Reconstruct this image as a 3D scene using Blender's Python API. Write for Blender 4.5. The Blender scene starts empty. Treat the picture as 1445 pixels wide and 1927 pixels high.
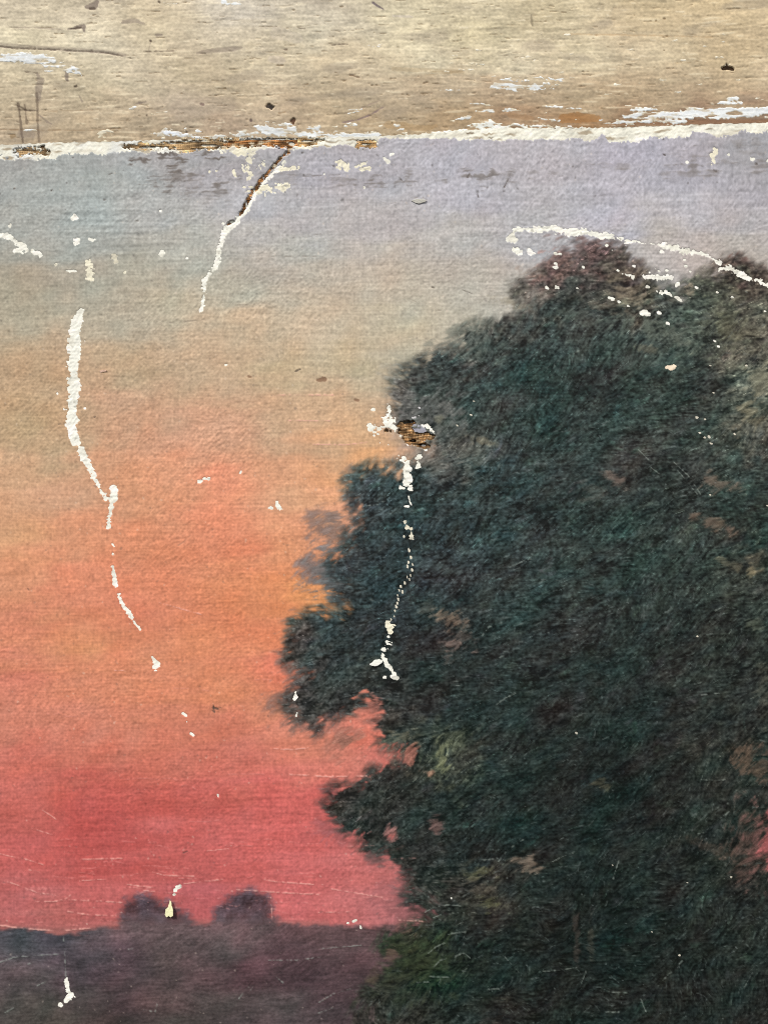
import bpy, math
import numpy as np

# ------------------------------------------------------------------ camera, light, exposure
S = 0.0003                      # metres per unit of the painting's own ruler (the picture is about 43 x 58 cm)
CX, CY, ZC = 722.5, 963.5, 1.20  # middle of the view on that ruler, and its height above the floor
scene = bpy.context.scene
cam_d = bpy.data.cameras.new("camera")
cam = bpy.data.objects.new("camera", cam_d)
scene.collection.objects.link(cam)
DIST = 0.62
cam.location = (0, -DIST, ZC)
cam.rotation_euler = (math.radians(90), 0, 0)
cam_d.sensor_fit = 'HORIZONTAL'
cam_d.sensor_width = 36
cam_d.lens = 36 * DIST / (1445 * S)
cam_d.clip_start = 0.01
cam_d.clip_end = 50
scene.camera = cam

SUN_EL, SUN_AZ = math.radians(44), math.radians(-42)   # azimuth measured from the wall's normal, negative = left
world = bpy.data.worlds.new("World")
scene.world = world
world.use_nodes = True
wn = world.node_tree
sky = wn.nodes.new('ShaderNodeTexSky')
sky.sky_type = 'NISHITA'
sky.sun_disc = False
sky.sun_elevation = SUN_EL
sky.sun_rotation = math.radians(180) + SUN_AZ * -1 * -1
sky.air_density = 1.0
sky.dust_density = 3.0
sky.ozone_density = 1.0
bg = wn.nodes['Background']
bg.inputs['Strength'].default_value = 0.09
wn.links.new(sky.outputs['Color'], bg.inputs['Color'])
sun_d = bpy.data.lights.new("sun", 'SUN')
sun_d.energy = 3.0
sun_d.angle = math.radians(5)
sun_d.color = (1.0, 0.93, 0.84)
sun = bpy.data.objects.new("sun", sun_d)
scene.collection.objects.link(sun)
# the painting faces -Y; the sun stands up and to the left in front of it
sdir = np.array([math.sin(SUN_AZ) * math.cos(SUN_EL), -math.cos(SUN_AZ) * math.cos(SUN_EL), math.sin(SUN_EL)])
from mathutils import Vector
sun.rotation_euler = Vector((sdir[0], sdir[1], sdir[2])).to_track_quat('Z', 'Y').to_euler()
sun.location = tuple(sdir * 3)
scene.view_settings.view_transform = 'Standard'
scene.view_settings.look = 'None'
scene.view_settings.gamma = 1
scene.view_settings.exposure = 0.35
scene.cycles.use_denoising = False     # keeps the finest grain of paint and weave
scene.cycles.filter_width = 1.1
ILLUM = np.array([1.075, 1.022, 0.972])     # measured: what a white matt surface in this light renders as (linear)
GREY_TEST = False

# ------------------------------------------------------------------ numpy helpers
rng = np.random.default_rng(11)
KS = 1.8 / 1.6                 # grid cells per noise unit


def sstep(a, b, x):
    t = np.clip((x - a) / (b - a), 0, 1)
    return t * t * (3 - 2 * t)


def srgb2lin(c):
    c = np.clip(c, 0, 255) / 255.0
    return np.where(c <= 0.04045, c / 12.92, ((c + 0.055) / 1.055) ** 2.4)


def onoise(shape, su, sv, ang=0.0, seed=0):
    """noise stretched along a direction: su cells along it, sv across; ang in degrees, positive = rising to the right"""
    su, sv = su * KS, sv * KS
    r = np.random.default_rng(seed)
    f = np.fft.rfft2(r.standard_normal(shape).astype(np.float32))
    ky = np.fft.fftfreq(shape[0])[:, None] * 2 * math.pi
    kx = np.fft.rfftfreq(shape[1])[None] * 2 * math.pi
    a = math.radians(ang)
    u = kx * math.cos(a) - ky * math.sin(a)
    v = kx * math.sin(a) + ky * math.cos(a)
    n = np.fft.irfft2(f * np.exp(-0.5 * ((u * su) ** 2 + (v * sv) ** 2)), s=shape)
    n -= n.mean()
    return (n / n.std()).astype(np.float32)


def lic(noise, theta, n):
    """smear noise along the direction field theta (radians, positive = rising to the right)"""
    m_, n_ = noise.shape
    out = noise.copy()
    dx, dy = np.cos(theta), -np.sin(theta)
    jj, ii = np.meshgrid(np.arange(n_, dtype=np.float32), np.arange(m_, dtype=np.float32))
    for sgn in (1, -1):
        px, py = jj.copy(), ii.copy()
        for k in range(n):
            ix = np.clip(px + 0.5, 0, n_ - 1).astype(np.int32)
            iy = np.clip(py + 0.5, 0, m_ - 1).astype(np.int32)
            px += sgn * dx[iy, ix]
            py += sgn * dy[iy, ix]
            ix = np.clip(px + 0.5, 0, n_ - 1).astype(np.int32)
            iy = np.clip(py + 0.5, 0, m_ - 1).astype(np.int32)
            out += noise[iy, ix]
    out -= out.mean()
    return (out / out.std()).astype(np.float32)


class Sheet:
    """a grid with a height field and colours, coordinates on the painting's ruler (x right, y down)"""

    def __init__(self, gx, gy, warp=None):
        self.gx, self.gy = gx.astype(np.float64), gy.astype(np.float64)
        self.shape = (len(gy), len(gx))
        self.X = np.broadcast_to(gx[None], self.shape).astype(np.float32)
        Y = np.broadcast_to(gy[:, None], self.shape).astype(np.float32).copy()
        if warp is not None:
            Y += warp(gx, gy)
        self.Y = Y
        self.h = np.zeros(self.shape, np.float32)
        self.c = np.zeros(self.shape + (3,), np.float32)

    def win(self, x0, y0, x1, y1, my=0):
        a, b = np.searchsorted(self.gx, [x0, x1])
        c, d = np.searchsorted(self.gy, [y0 - my, y1 + my])
        return slice(max(c - 1, 0), d + 1), slice(max(a - 1, 0), b + 1)


def cap_field(X, Y, pts):
    """pts: (x, y, width) along a line; positive inside"""
    f = np.full(X.shape, -1e3, np.float32)
    if len(pts) == 1:
        pts = [pts[0], (pts[0][0] + 0.01, pts[0][1], pts[0][2])]
    for (x0, y0, w0), (x1, y1, w1) in zip(pts[:-1], pts[1:]):
        dx, dy = x1 - x0, y1 - y0
        t = np.clip(((X - x0) * dx + (Y - y0) * dy) / (dx * dx + dy * dy + 1e-9), 0, 1)
        d = np.hypot(X - x0 - t * dx, Y - y0 - t * dy)
        f = np.maximum(f, (w0 + (w1 - w0) * t) / 2 - d)
    return f


def pts_box(pts, m):
    a = np.array(pts)
    w = a[:, 2].max() / 2 + m
    return a[:, 0].min() - w, a[:, 1].min() - w, a[:, 0].max() + w, a[:, 1].max() + w


def ctrl(points, X, Y, step=8, p=3.2, soft=25, pad=760):
    """smooth colour between control points (x, y, r, g, b)"""
    P = np.array(points, np.float64)
    x0, y0 = -pad, -480
    cx = np.arange(x0, 1445 + pad, step)
    cy = np.arange(y0, 1927 + pad, step)
    GX, GY = np.meshgrid(cx, cy)
    W = np.zeros(GX.shape)
    C = np.zeros(GX.shape + (P.shape[1] - 2,))
    for q in P:
        w = ((GX - q[0]) ** 2 * 0.6 + (GY - q[1]) ** 2 * 1.4 + soft ** 2) ** (-p / 2)
        W += w
        C += w[..., None] * q[2:]
    C /= W[..., None]
    return bil(C, x0, y0, step, X, Y)


def bil(C, x0, y0, step, X, Y):
    u = np.clip((X - x0) / step, 0, C.shape[1] - 1.001)
    v = np.clip((Y - y0) / step, 0, C.shape[0] - 1.001)
    i, j = v.astype(np.int32), u.astype(np.int32)
    fu, fv = u - j, v - i
    if C.ndim == 3:
        fu, fv = fu[..., None], fv[..., None]
    return ((C[i, j] * (1 - fu) + C[i, j + 1] * fu) * (1 - fv) + (C[i + 1, j] * (1 - fu) + C[i + 1, j + 1] * fu) * fv).astype(np.float32)


def poly_sdf(poly, X, Y, step=4, pad=760):
    x0, y0 = -pad, 180
    GX, GY = np.meshgrid(np.arange(x0, 1445 + pad, step), np.arange(y0, 1927 + pad, step))
    d = np.full(GX.shape, 1e9)
    ins = np.zeros(GX.shape, bool)
    n = len(poly)
    for k in range(n):
        ax, ay = poly[k]
        bx, by = poly[(k + 1) % n]
        ex, ey = bx - ax, by - ay
        t = np.clip(((GX - ax) * ex + (GY - ay) * ey) / (ex * ex + ey * ey + 1e-9), 0, 1)
        d = np.minimum(d, (GX - ax - t * ex) ** 2 + (GY - ay - t * ey) ** 2)
        if ay != by:
            ins ^= ((ay > GY) != (by > GY)) & (GX < (bx - ax) * (GY - ay) / (by - ay) + ax)
    return bil(np.where(ins, 1, -1) * np.sqrt(d), x0, y0, step, X, Y)


def mixc(c, col, a):
    return c + (np.asarray(col, np.float32) - c) * a[..., None]


# ------------------------------------------------------------------ materials
def paint_material(name, rough, spec, grain_scale, grain, micro, coat=0.0):
    m = bpy.data.materials.new(name)
    m.use_nodes = True
    nt = m.node_tree
    b = nt.nodes['Principled BSDF']
    at = nt.nodes.new('ShaderNodeAttribute')
    at.attribute_name = 'pigment'
    tc = nt.nodes.new('ShaderNodeTexCoord')
    ns = nt.nodes.new('ShaderNodeTexNoise')
    ns.inputs['Scale'].default_value = grain_scale
    ns.inputs['Detail'].default_value = 5
    mr = nt.nodes.new('ShaderNodeMapRange')
    mr.inputs['From Min'].default_value = 0.25
    mr.inputs['From Max'].default_value = 0.75
    mr.inputs['To Min'].default_value = 1 - grain
    mr.inputs['To Max'].default_value = 1 + grain
    mx = nt.nodes.new('ShaderNodeMix')
    mx.data_type = 'RGBA'
    mx.blend_type = 'MULTIPLY'
    mx.inputs[0].default_value = 1.0
    nt.links.new(tc.outputs['Object'], ns.inputs['Vector'])
    nt.links.new(ns.outputs['Fac'], mr.inputs['Value'])
    nt.links.new(at.outputs['Color'], mx.inputs[6])
    nt.links.new(mr.outputs['Result'], mx.inputs[7])
    nt.links.new(mx.outputs[2], b.inputs['Base Color'])
    b.inputs['Roughness'].default_value = rough
    b.inputs['Specular IOR Level'].default_value = spec
    n2 = nt.nodes.new('ShaderNodeTexNoise')
    n2.inputs['Scale'].default_value = 2600
    n2.inputs['Detail'].default_value = 2
    bp = nt.nodes.new('ShaderNodeBump')
    bp.inputs['Strength'].default_value = micro
    bp.inputs['Distance'].default_value = 0.0001
    nt.links.new(tc.outputs['Object'], n2.inputs['Vector'])
    nt.links.new(n2.outputs['Fac'], bp.inputs['Height'])
    nt.links.new(bp.outputs['Normal'], b.inputs['Normal'])
    if coat:
        b.inputs['Coat Weight'].default_value = coat
        b.inputs['Coat Roughness'].default_value = 0.35
    return m


M_OIL = paint_material('aged_oil_paint', 0.75, 0.15, 900, 0.035, 0.25)
M_DARK = paint_material('dark_oil_paint', 0.6, 0.16, 1100, 0.05, 0.3)
M_GROUND = paint_material('chalk_ground', 0.9, 0.1, 1200, 0.03, 0.5)
M_WOOD = paint_material('bare_wood', 0.85, 0.12, 1000, 0.05, 0.4)
M_LINEN = paint_material('old_linen', 0.9, 0.1, 2500, 0.12, 0.5)


# ------------------------------------------------------------------ mesh building
def world_co(X, Y, h):
    return np.stack([(X - CX) * S, -h * S, (CY - Y) * S], -1)


def build_faces(name, sheet_xyz, normals, col, fmask, mat, parent, smooth=True):
    """one mesh object out of the cells of a grid where fmask is true"""
    m_, n_ = sheet_xyz.shape[:2]
    ii, jj = np.nonzero(fmask)
    if len(ii) == 0:
        return None
    base = ii * n_ + jj
    quads = np.stack([base, base + n_, base + n_ + 1, base + 1], 1)
    used, inv = np.unique(quads, return_inverse=True)
    quads = inv.reshape(quads.shape).astype(np.int32)
    co = sheet_xyz.reshape(-1, 3)[used].astype(np.float32)
    me = bpy.data.meshes.new(name)
    me.vertices.add(len(co))
    me.vertices.foreach_set('co', co.ravel())
    nq = len(quads)
    me.loops.add(nq * 4)
    me.loops.foreach_set('vertex_index', quads.ravel())
    me.polygons.add(nq)
    me.polygons.foreach_set('loop_start', np.arange(0, nq * 4, 4, dtype=np.int32))
    me.polygons.foreach_set('use_smooth', np.ones(nq, bool))
    me.update(calc_edges=True)
    at = me.attributes.new('pigment', 'FLOAT_COLOR', 'POINT')
    c = srgb2lin(col.reshape(-1, 3)[used].astype(np.float64)) / ILLUM
    c = np.clip(c, 0.002, 0.93)
    if GREY_TEST:
        c[:] = 0.5
    at.data.foreach_set('color', np.concatenate([c, np.ones((len(c), 1))], 1).astype(np.float32).ravel())
    if normals is not None:
        nv = normals.reshape(-1, 3)[used]
        me.normals_split_custom_set_from_vertices(nv.astype(np.float32))
    me.materials.append(mat)
    o = bpy.data.objects.new(name, me)
    scene.collection.objects.link(o)
    o.parent = parent
    return o


def grid_normals(X, Y, h):
    gy = np.gradient(h, axis=0) / np.maximum(np.gradient(Y, axis=0), 1e-3)
    gx = np.gradient(h, axis=1) / np.maximum(np.gradient(X, axis=1), 1e-3)
    n = np.stack([-gx, -np.ones_like(h), gy], -1)
    return n / np.linalg.norm(n, axis=-1, keepdims=True)


def box_mesh(name, x0, x1, y0, y1, h0, h1, mat, parent, rgb, bev=2.0):
    import bmesh
    bm = bmesh.new()
    bmesh.ops.create_cube(bm, size=1)
    for v in bm.verts:
        v.co = ((x0 if v.co.x < 0 else x1) - CX, (-h1 if v.co.y < 0 else -h0), CY - (y1 if v.co.z < 0 else y0))
        v.co *= S
    bmesh.ops.bevel(bm, geom=bm.edges[:], offset=bev * S, segments=1, affect='EDGES')
    me = bpy.data.meshes.new(name)
    bm.to_mesh(me)
    bm.free()
    at = me.attributes.new('pigment', 'FLOAT_COLOR', 'POINT')
    c = srgb2lin(np.array(rgb, float)) / ILLUM
    at.data.foreach_set('color', np.tile(np.append(c, 1), (len(me.vertices), 1)).astype(np.float32).ravel())
    me.materials.append(mat)
    o = bpy.data.objects.new(name, me)
    scene.collection.objects.link(o)
    o.parent = parent
    return o


def thing(name, label, cat):
    o = bpy.data.objects.new(name, None)
    o.location = (0, 0, ZC)
    o.empty_display_size = 0.05
    o['label'] = label
    o['category'] = cat
    scene.collection.objects.link(o)
    return o


rail = thing('wooden_board', 'pale bare weathered wooden board with scraps of white paint, along the top above the painting', 'board')
painting = thing('oil_painting', 'old flaking oil painting on canvas of a dark tree before a red and orange sunset', 'painting')

# ================================================================== THE PAINTING
EX = [-760, 0, 100, 250, 330, 480, 560, 700, 800, 945, 1130, 1360, 1445, 2205]
EY = [288, 272, 268, 264, 262, 258, 258, 256, 251, 240, 240, 232, 230, 212]


def edge_y(x):
    return np.interp(x, EX, EY)


def coarse(a, b, n):
    t = np.linspace(0, 1, n + 1)[1:] ** 1.8
    return a + (b - a) * t


STEP = 1.6
gx = np.concatenate([coarse(-430, -700, 8)[::-1], np.arange(-430, -26, 4.6), np.arange(-26, 1472, STEP), np.arange(1472, 1880, 4.6), coarse(1880, 2145, 8)])
gy = np.concatenate([np.arange(270, 1950, STEP), np.arange(1950, 2330, 4.6), coarse(2330, 2560, 7)])


def warp(gx, gy):
    fade = 1 - sstep(0, 1, (gy - 270) / 160)
    e = edge_y(gx) - 270 + 0.9 * np.interp(gx, np.arange(-800, 2300, 4.0), rng.standard_normal(775))
    return (fade[:, None] * e[None]).astype(np.float32)


P = Sheet(gx, gy, warp)
X, Y, SH = P.X, P.Y, P.shape
MY = 45

# shared noises
n_rag = onoise(SH, 0.62, 0.55, 0, 1) * 0.55 + (0.8 - np.abs(onoise(SH, 1.1, 0.7, 12, 9))) * 0.95 + onoise(SH, 2.0, 1.6, 0, 2) * 0.75
n_big = onoise(SH, 40, 24, 8, 3)
n_mid = onoise(SH, 22, 5, 4, 4)
n_med2 = onoise(SH, 9, 6, 30, 5)
n_horiz = onoise(SH, 34, 1.6, 0.5, 6)
thr_h, thr_v = onoise(SH, 7, 0.5, 0.4, 46), onoise(SH, 0.5, 5, 0, 47)
n_fine = onoise(SH, 0.8, 0.8, 0, 7)
n_iso4 = onoise(SH, 3.5, 3.0, 35, 8)

# ---- sky pigment
SKY = [
    (20, 310, 166, 166, 160), (50, 335, 172, 174, 166), (200, 330, 164, 172, 164), (120, 380, 170, 177, 170), (190, 395, 172, 183, 178), (230, 300, 176, 178, 176), (320, 300, 170, 166, 164),
    (400, 340, 176, 170, 174), (300, 400, 184, 184, 178), (480, 390, 184, 182, 186), (600, 320, 184, 178, 186), (720, 330, 182, 176, 182), (850, 300, 188, 184, 194), (860, 370, 190, 186, 196),
    (1000, 300, 190, 180, 184), (1200, 300, 182, 176, 190), (1300, 330, 178, 172, 182), (1430, 300, 170, 166, 168), (1430, 360, 182, 176, 184),
    (50, 420, 170, 172, 161), (150, 440, 170, 173, 163), (350, 460, 184, 181, 166), (560, 430, 188, 180, 180), (560, 460, 186, 184, 170), (700, 420, 190, 180, 176), (860, 430, 190, 186, 178), (1000, 430, 186, 182, 182),
    (1150, 400, 188, 184, 196), (1300, 400, 188, 182, 188), (1420, 420, 184, 176, 176), (1250, 440, 190, 180, 168), (1400, 470, 190, 176, 162), (1010, 470, 178, 176, 178),
    (30, 520, 174, 162, 140), (150, 530, 172, 162, 144), (250, 490, 175, 171, 152), (400, 530, 185, 178, 160), (600, 510, 190, 178, 160), (750, 520, 194, 180, 160), (900, 520, 186, 178, 164), (940, 570, 180, 174, 162),
    (50, 600, 174, 162, 140), (250, 600, 178, 166, 146), (330, 570, 186, 174, 150), (450, 620, 198, 170, 140), (600, 610, 198, 176, 150), (760, 610, 192, 178, 152), (860, 600, 186, 178, 160),
    (40, 690, 182, 150, 118), (80, 720, 186, 152, 118), (250, 690, 186, 156, 124), (380, 680, 194, 164, 134), (520, 690, 192, 168, 134), (660, 680, 192, 172, 140), (720, 690, 186, 170, 146),
    (50, 790, 186, 156, 120), (100, 830, 190, 158, 124), (250, 780, 196, 152, 122), (330, 830, 206, 150, 120), (430, 800, 208, 156, 126), (520, 800, 194, 160, 128), (600, 780, 200, 164, 130), (680, 800, 208, 164, 124),
    (40, 900, 204, 158, 122), (110, 930, 204, 156, 124), (250, 910, 208, 148, 112), (330, 920, 218, 148, 112), (430, 900, 226, 142, 110), (500, 880, 212, 152, 116), (560, 940, 214, 160, 122), (640, 900, 224, 162, 116), (700, 850, 226, 164, 112), (660, 960, 226, 156, 126),
    (40, 1010, 216, 162, 120), (160, 1010, 214, 146, 110), (250, 1000, 218, 142, 106), (400, 980, 228, 142, 108), (440, 1020, 226, 138, 104), (540, 1020, 220, 154, 114), (580, 1000, 218, 152, 118),
    (40, 1100, 216, 150, 114), (160, 1110, 220, 140, 108), (300, 1090, 220, 138, 104), (440, 1100, 220, 142, 102), (520, 1110, 222, 142, 98), (600, 1130, 222, 154, 100),
    (40, 1190, 214, 132, 108), (150, 1190, 216, 138, 106), (250, 1200, 214, 128, 102), (400, 1190, 216, 134, 100), (500, 1200, 222, 132, 98), (530, 1260, 224, 120, 100),
    (30, 1280, 206, 112, 102), (150, 1290, 210, 122, 104), (280, 1290, 212, 122, 100), (420, 1290, 214, 128, 100), (500, 1330, 212, 128, 104), (560, 1390, 210, 124, 108),
    (40, 1370, 206, 116, 106), (150, 1370, 206, 118, 108), (300, 1360, 206, 112, 98), (420, 1360, 206, 112, 98), (620, 1400, 212, 124, 112), (690, 1370, 214, 112, 100), (700, 1420, 212, 112, 108),
    (60, 1430, 200, 98, 92), (150, 1420, 202, 108, 98), (160, 1470, 194, 84, 82), (330, 1430, 204, 106, 96), (450, 1440, 206, 106, 98), (600, 1450, 212, 118, 108),
    (60, 1510, 198, 98, 94), (200, 1540, 186, 78, 78), (180, 1580, 184, 76, 76), (290, 1520, 192, 84, 82), (380, 1510, 194, 88, 86), (500, 1500, 206, 96, 96), (600, 1510, 206, 94, 94), (560, 1560, 204, 94, 94),
    (60, 1600, 196, 92, 92), (200, 1620, 188, 82, 82), (340, 1610, 194, 92, 92), (450, 1610, 202, 94, 94), (600, 1610, 206, 100, 102), (700, 1650, 208, 106, 108),
    (60, 1690, 188, 96, 98), (190, 1690, 194, 96, 98), (380, 1690, 186, 90, 96), (560, 1690, 204, 102, 106), (700, 1700, 204, 106, 110), (760, 1720, 200, 112, 118),
    (100, 1735, 180, 100, 100), (1440, 1600, 150, 84, 82),
    (790, 850, 196, 160, 138), (780, 800, 150, 136, 126),
]
wx = n_mid * 10 + n_med2 * 4
wy = n_mid * 10 + n_horiz * 3 + n_med2 * 4
sky_c = ctrl(SKY, X + wx, Y + wy, soft=30, p=3.3)
sky_c += (sstep(480, 620, Y) * (1 - sstep(880, 1100, Y)))[..., None] * np.array([6, 9, 9], np.float32)
sky_c += (sstep(1150, 1350, Y))[..., None] * np.array([-1, 7, 2], np.float32)
sky_c += (sstep(520, 760, X) * sstep(1420, 1600, Y))[..., None] * np.array([-16, -3, -4], np.float32)
sky_c += (sstep(1130, 1230, Y) * (1 - sstep(1320, 1580, Y)) * (1 - 0.6 * sstep(250, 500, X)))[..., None] * np.array([5, 11, 3], np.float32)
sky_c += (n_mid * 2.0 + n_horiz * 0.7)[..., None] * np.array([1, 1, 1], np.float32)
sky_c += (n_med2 * 1.2)[..., None] * np.array([1.0, -0.3, -0.7], np.float32)
sky_c *= (1 + 0.008 * n_iso4 + 0.034 * n_fine + 0.012 * thr_h + 0.012 * thr_v)[..., None]
grey = sky_c.mean(-1, keepdims=True)
sky_c += (grey - sky_c) * (0.34 * (1 - sstep(420, 560, Y)))[..., None]

# ---- tree outline
TREE = [(2200, 520), (1500, 520), (1445, 516), (1428, 512), (1405, 500), (1385, 487), (1362, 492), (1350, 506), (1325, 520), (1300, 528), (1285, 548), (1262, 548), (1235, 530), (1205, 512),
        (1188, 492), (1160, 470), (1130, 456), (1098, 458), (1070, 472), (1050, 492), (1022, 508), (1000, 525), (972, 538), (968, 556), (985, 566), (1008, 562), (990, 590), (960, 596), (935, 606), (900, 612),
        (872, 622), (858, 645), (872, 652), (830, 664), (800, 676), (775, 690), (758, 706), (742, 728), (738, 758), (746, 786), (770, 800), (796, 816), (800, 840), (790, 860), (776, 872),
        (745, 880), (718, 884), (692, 882), (668, 888), (658, 905), (656, 930), (662, 955), (680, 972), (668, 990), (650, 1012), (655, 1030), (640, 1050), (618, 1062), (625, 1085), (640, 1100),
        (632, 1128), (650, 1142), (628, 1152), (600, 1152), (572, 1158), (552, 1172), (545, 1200), (536, 1232), (545, 1256), (570, 1266), (556, 1284), (545, 1308), (540, 1330), (560, 1350), (590, 1362), (592, 1376),
        (606, 1366), (612, 1350), (640, 1342), (668, 1330), (684, 1308), (688, 1326), (702, 1332), (718, 1340), (722, 1352), (708, 1358), (718, 1380), (720, 1400), (738, 1404), (752, 1412), (765, 1420), (775, 1432), (768, 1442), (740, 1440),
        (715, 1448), (695, 1460), (678, 1482), (660, 1490), (640, 1478), (624, 1490), (620, 1520), (630, 1545), (650, 1558), (668, 1572), (688, 1590), (700, 1602), (722, 1598), (730, 1580), (742, 1570),
        (736, 1590), (722, 1606), (728, 1622), (752, 1630), (762, 1648), (770, 1668), (764, 1690), (778, 1700), (802, 1704), (812, 1716), (800, 1728), (786, 1744),
        (760, 1745), (738, 1756), (715, 1782), (728, 1796), (745, 1800), (738, 1815), (715, 1832), (700, 1856), (684, 1875), (668, 1905), (660, 1927), (640, 2000), (640, 2700), (2200, 2700)]
tsd = poly_sdf(TREE, X, Y)

# brush directions in the foliage
th = np.radians(33 + 11 * n_big + 10 * onoise(SH, 9, 7, 20, 21) + 8 * onoise(SH, 3.5, 3, 20, 26)).astype(np.float32)
low = sstep(1450, 1800, Y)
th += low * np.radians(26) * onoise(SH, 14, 12, 0, 22)
lobe = sstep(70, 10, np.abs(tsd)) * sstep(900, 700, X)
th += lobe * np.radians(-14)
hair0 = rng.standard_normal(SH).astype(np.float32)
hair = lic(hair0, th, 3)
hair2 = lic(onoise(SH, 0.75, 0.75, 0, 23), th + np.radians(6), 4)
hair3 = lic(onoise(SH, 1.8, 1.8, 0, 24), th - np.radians(8), 6)

soft = 9.5 + 5 * onoise(SH, 26, 26, 0, 25)
soft = np.clip(soft, 4, 20) + 9 * np.exp(-((X - 770) ** 2 / 90 ** 2 + (Y - 850) ** 2 / 60 ** 2)) + 8 * sstep(640, 500, Y)
tf = tsd + 4.5 * onoise(SH, 6, 5, 30, 27) + 3.0 * n_iso4 + 2.5 * hair3 + 1.5 * hair2 + 0.6 * hair
T = sstep(-1, 1, (tf - 5.5) / soft)
rd = np.random.default_rng(91)
ci, cj = np.nonzero((np.abs(tsd) < 17) & (X > 500) & (X < 1470) & (Y < 1950))
pick = rd.choice(len(ci), 1500, replace=False)
for k in pick:
    i, j = ci[k], cj[k]
    x, y, d0 = float(X[i, j]), float(Y[i, j]), float(tsd[i, j])
    L, Wd = rd.uniform(8, 19), rd.uniform(4.0, 8.5)
    t = float(th[i, j]) + rd.normal(0, 0.3)
    w = P.win(x - L - 6, y - L - 6, x + L + 6, y + L + 6)
    dx, dy = X[w] - x, -(Y[w] - y)
    u, v = dx * math.cos(t) + dy * math.sin(t), -dx * math.sin(t) + dy * math.cos(t)
    v = v + u * u * rd.normal(0, 0.012)
    g = 1 - np.hypot(u / L, v / Wd) + 0.07 * hair[w] + 0.10 * hair2[w] + 0.06 * n_fine[w]
    a = (0.22 + 0.6 * float(sstep(-16, 8, d0))) * rd.uniform(0.6, 1.0)
    T[w] = 1 - (1 - T[w]) * (1 - a * sstep(-0.25, 0.85, g))

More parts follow.
